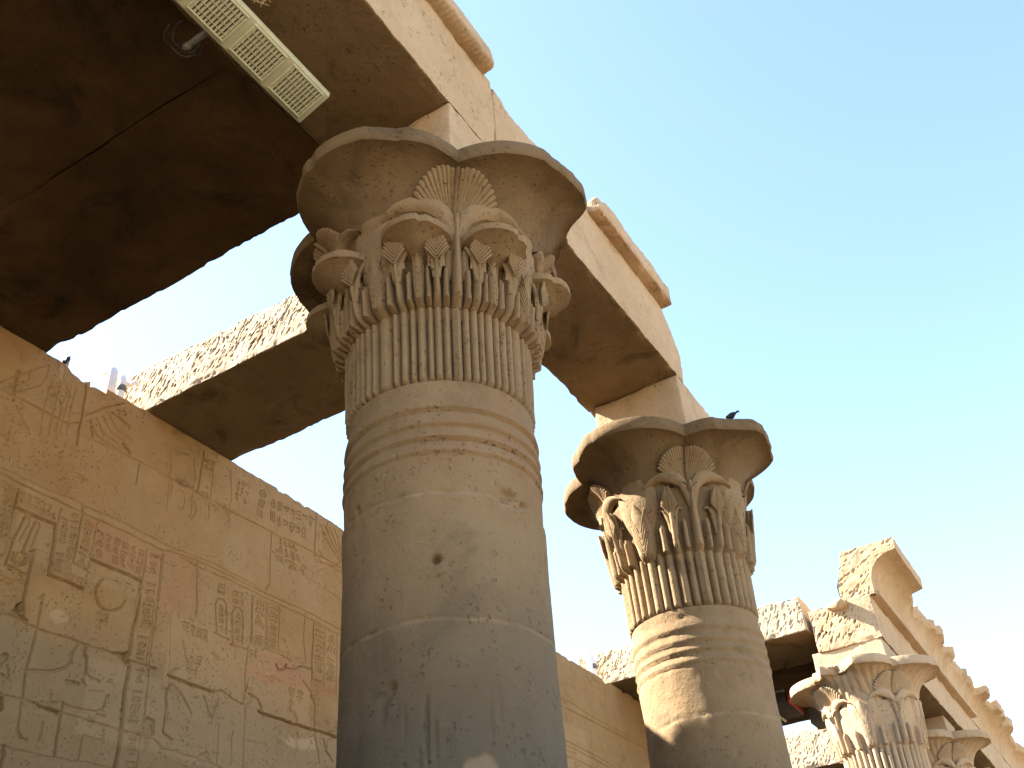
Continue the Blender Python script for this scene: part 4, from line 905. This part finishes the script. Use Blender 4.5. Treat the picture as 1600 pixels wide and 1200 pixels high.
# louvred floodlight under the near architrave; local x across, y along, -z the louvred face
L_, Wd, Hd = 2.3, .245, .10
fl = empty('louvred_lamp', (-2.655, 2.74, 6.43)); fl.rotation_euler = (0, math.radians(-20), 0)
tag(fl, 'long cream metal lamp with louvred panels hung under the near architrave', 'lamp')
b = MB(); b.add(*rbox((-Wd/2, -L_, 0), (Wd/2, 0, Hd*.55), .012)); b.add(*rbox((-Wd/2+.012, -L_+.012, Hd*.55), (Wd/2-.012, -.012, Hd), .02)); b.add(*rbox((-Wd/2-.006, -L_-.006, .035), (Wd/2+.006, .006, .05), .004)); b.build('housing', M_lamp, fl, sharp=40)
per = .307
for k in range(7):
    y1 = -.035-k*per; y0 = y1-.262; x0, x1 = -.102, .102
    f = MB(); w = .013
    for lo, hi in (((x0, y0, -.012), (x0+w, y1, .004)), ((x1-w, y0, -.012), (x1, y1, .004)), ((x0+w, y0, -.012), (x1-w, y0+w, .004)), ((x0+w, y1-w, -.012), (x1-w, y1, .004))): f.add(*rbox(lo, hi, .004))
    ns = 10
    for i in range(ns):
        yy = y0+.022+(y1-y0-.044)*i/(ns-1); f.box((x0+w, yy-.0085, -.010), (x1-w, yy+.0045, -.002))
    for x in (-.06, -.02, .02, .06): f.box((x-.0025, y0+w, -.0125), (x+.0025, y1-w, -.0095))
    pn = f.build('louvre_panel', M_lamp, fl, sharp=40)
    s_ = MB(); s_.box((x0+.004, y0+.004, -.0015), (x1-.004, y1-.004, -.0005)); s_.build('backing', M_slot, pn)
b = MB(); b.tube([(-.13, -.72, .06), (-.20, -.72, .085), (-.27, -.72, .10)], .018, 10); b.tube([(-.265, -.72, .095), (-.28, -.72, .105)], .022, 10); b.build('bracket', M_grey, fl)
b = MB()
for k, (a, r) in enumerate(((0, .09), (.7, .07), (1.4, .10), (2.2, .06))):
    t = np.linspace(0, 3.3, 16)+a; b.tube(np.stack([-.25+r*np.cos(t), -.76+r*1.1*np.sin(t), .13+.05*np.sin(t*2+k)], -1), .004, 6)
b.build('cable', M_lampdark, fl)
# dry straw lodged between the lamp and the stone
b = MB(); rg = random.Random(9)
for k in range(70):
    p = np.array([-2.50+rg.uniform(-.03, .03), 2.03+rg.uniform(-.10, .10), 6.60+rg.uniform(-.03, .08)]); d = np.array([rg.uniform(-1, 1), rg.uniform(-1, 1), rg.uniform(-1, .6)]); d /= np.linalg.norm(d)
    b.tube([p-d*.035, p+np.array([0, 0, rg.uniform(-.02, .02)]), p+d*.035], .0028, 4)
tag(b.build('straw_tuft', M_straw), 'tuft of dry straw behind the long louvred lamp', 'nest')
# white pipes on the wall top, in front of each roof beam
def pipes(loc, label, s=1.0):
    r = empty('cable_pipe', loc); tag(r, label, 'pipe', 'white pipes on the wall top')
    for dx, dy, h, q in ((0, -.075, .27, .040), (0, .03, .25, .033)):
        b = MB(); pts = [(dx, dy, -.02), (dx, dy, h*.5), (dx, dy, h*.8)]+[(dx-.05+.05*math.cos(a), dy+.0, h*.8+.06*math.sin(a)) for a in np.linspace(.3, 2.4, 6)]
        b.tube(np.array(pts)*s, q*s, 14); p = b.build('tube', M_white, r)
    b = MB(); b.tube(np.array([(0, .05, .20), (0, .11, .21), (0, .15, .27), (-.02, .19, .27)])*s, .02*s, 10); b.build('elbow', M_white, r)
    b = MB(); b.tube(np.array([(0, .03, .12), (0, .03, .13)])*s, .045*s, 14); b.build('collar', M_grey, r)
    return r
pipes((-6.14, 4.24, 6.72), 'pair of white pipes on the wall top beside the near roof beam')
pipes((-6.14, 12.95, 6.72), 'pair of white pipes on the wall top beside the far roof beam', 1.25)
# lamps under the far roof
fr_ = empty('floodlight', (-4.35, 16.1, 6.73)); tag(fr_, 'dark floodlights hanging under the far roof slabs behind the second column', 'lamp')
b = MB(); b.box((-.28, -.5, -.16), (.20, .5, -.02), .02); b.build('housing', M_lampdark, fr_, sharp=40)
b = MB(); b.box((.215, -.4, -.18), (.235, .35, -.03)); b.build('red_strip', M_redpl, fr_)
b = MB(); b.tube([(-.12, -.48, -.19), (-.12, .45, -.19)], .022, 10); b.build('light_tube', M_lamp, fr_)
for lo, hi in (((.25, .55, -.30), (.72, 1.0, -.04)), ((.70, .9, -.42), (.95, 1.15, -.16))):
    b = MB(); b.box(lo, hi, .03); b.build('lamp_head', M_grey, fr_, sharp=40)
for y in (-.52, .46):
    b = MB(); b.box((-.3, y, -.02), (.22, y+.06, .02)); b.build('bracket', M_grey, fr_)
# birds
def bird(name, loc, rz, label, pitch, s=1.0, belly=True):
    r = empty(name, loc); r.rotation_euler = (0, 0, rz); tag(r, label, 'bird', 'small birds on the stones')
    def spine(pts, rad, mat, nm, n=12, flat=1.0):
        b = MB(); b.tube(np.array(pts)*s, np.array(rad)*s, n); return b.build(nm, mat, r)
    c, q = math.cos(pitch), math.sin(pitch)
    ax = lambda d, h=0: (d*c-h*q, 0, .055+d*q+h*c)
    # body, neck and head as one surface from tail root to beak base
    spine([ax(-.055, .002), ax(-.035), ax(-.01, -.004), ax(.02, -.002), ax(.04, .008), ax(.052, .018), ax(.064, .026), ax(.074, .030)], [.012, .026, .034, .031, .021, .020, .022, .014], M_birdd, 'body', 16)
    if belly: spine([ax(-.03, -.014), ax(0, -.017), ax(.028, -.012)], [.020, .026, .018], M_birdw, 'breast', 14)
    spine([ax(.080, .030), ax(.096, .028)], [.0055, .0015], M_grey, 'beak', 8)
    b = MB(); p0, p1, p2 = np.array(ax(-.05, .004)), np.array(ax(-.09, -.002)), np.array(ax(-.13, -.006))
    P = np.array([[p+np.array([0, w*t, .003]) for t in (-1, -.3, .3, 1)]+[p+np.array([0, w*t, -.003]) for t in (1, .3, -.3, -1)] for p, w in ((p0, .012), (p1, .015), (p2, .019))])*s; b.grid(P, cv=True); b.add(P[-1], np.array([(0, 1, 6, 7), (1, 2, 5, 6), (2, 3, 4, 5)])); b.build('tail', M_birdd, r)
    for sg in (-1, 1):
        b = MB(); P = np.zeros((9, 5, 3))
        for i, t in enumerate(np.linspace(0, 1, 9)):
            w = .020*math.sin(math.pi*min(1, .15+t*.85))**.8+.002
            for j, v in enumerate(np.linspace(-1, 1, 5)):
                px, py, pz = ax(.03-.11*t, .010+v*w-.006*t); P[i, j] = (px, sg*(.030*(1-.55*t)+.004*(1-v*v)), pz)
        b.grid(P*s); w_ = b.build('wing', M_birdd, r)
        b = MB(); fx = ax(.0, -.03); b.tube(np.array([(fx[0], sg*.012, fx[2]), (fx[0]+.004, sg*.013, .014), (fx[0]+.002, sg*.013, .002)])*s, .0028*s, 6)
        for a in (-.5, 0, .5): b.tube(np.array([(fx[0]+.002, sg*.013, .003), (fx[0]+.002+.020*math.cos(a), sg*.013+.020*math.sin(a), .003)])*s, .002*s, 5)
        b.build('leg', M_grey, r)
bird('bird', (-6.13, 3.70, 6.70), math.radians(20), 'small dark bird with pale breast perched on the wall top', .75, .9)
bird('bird', (-1.72, 6.87, 6.096), math.radians(150), 'small dark bird crouching on the rim of the second column capital', .02, .72, False)
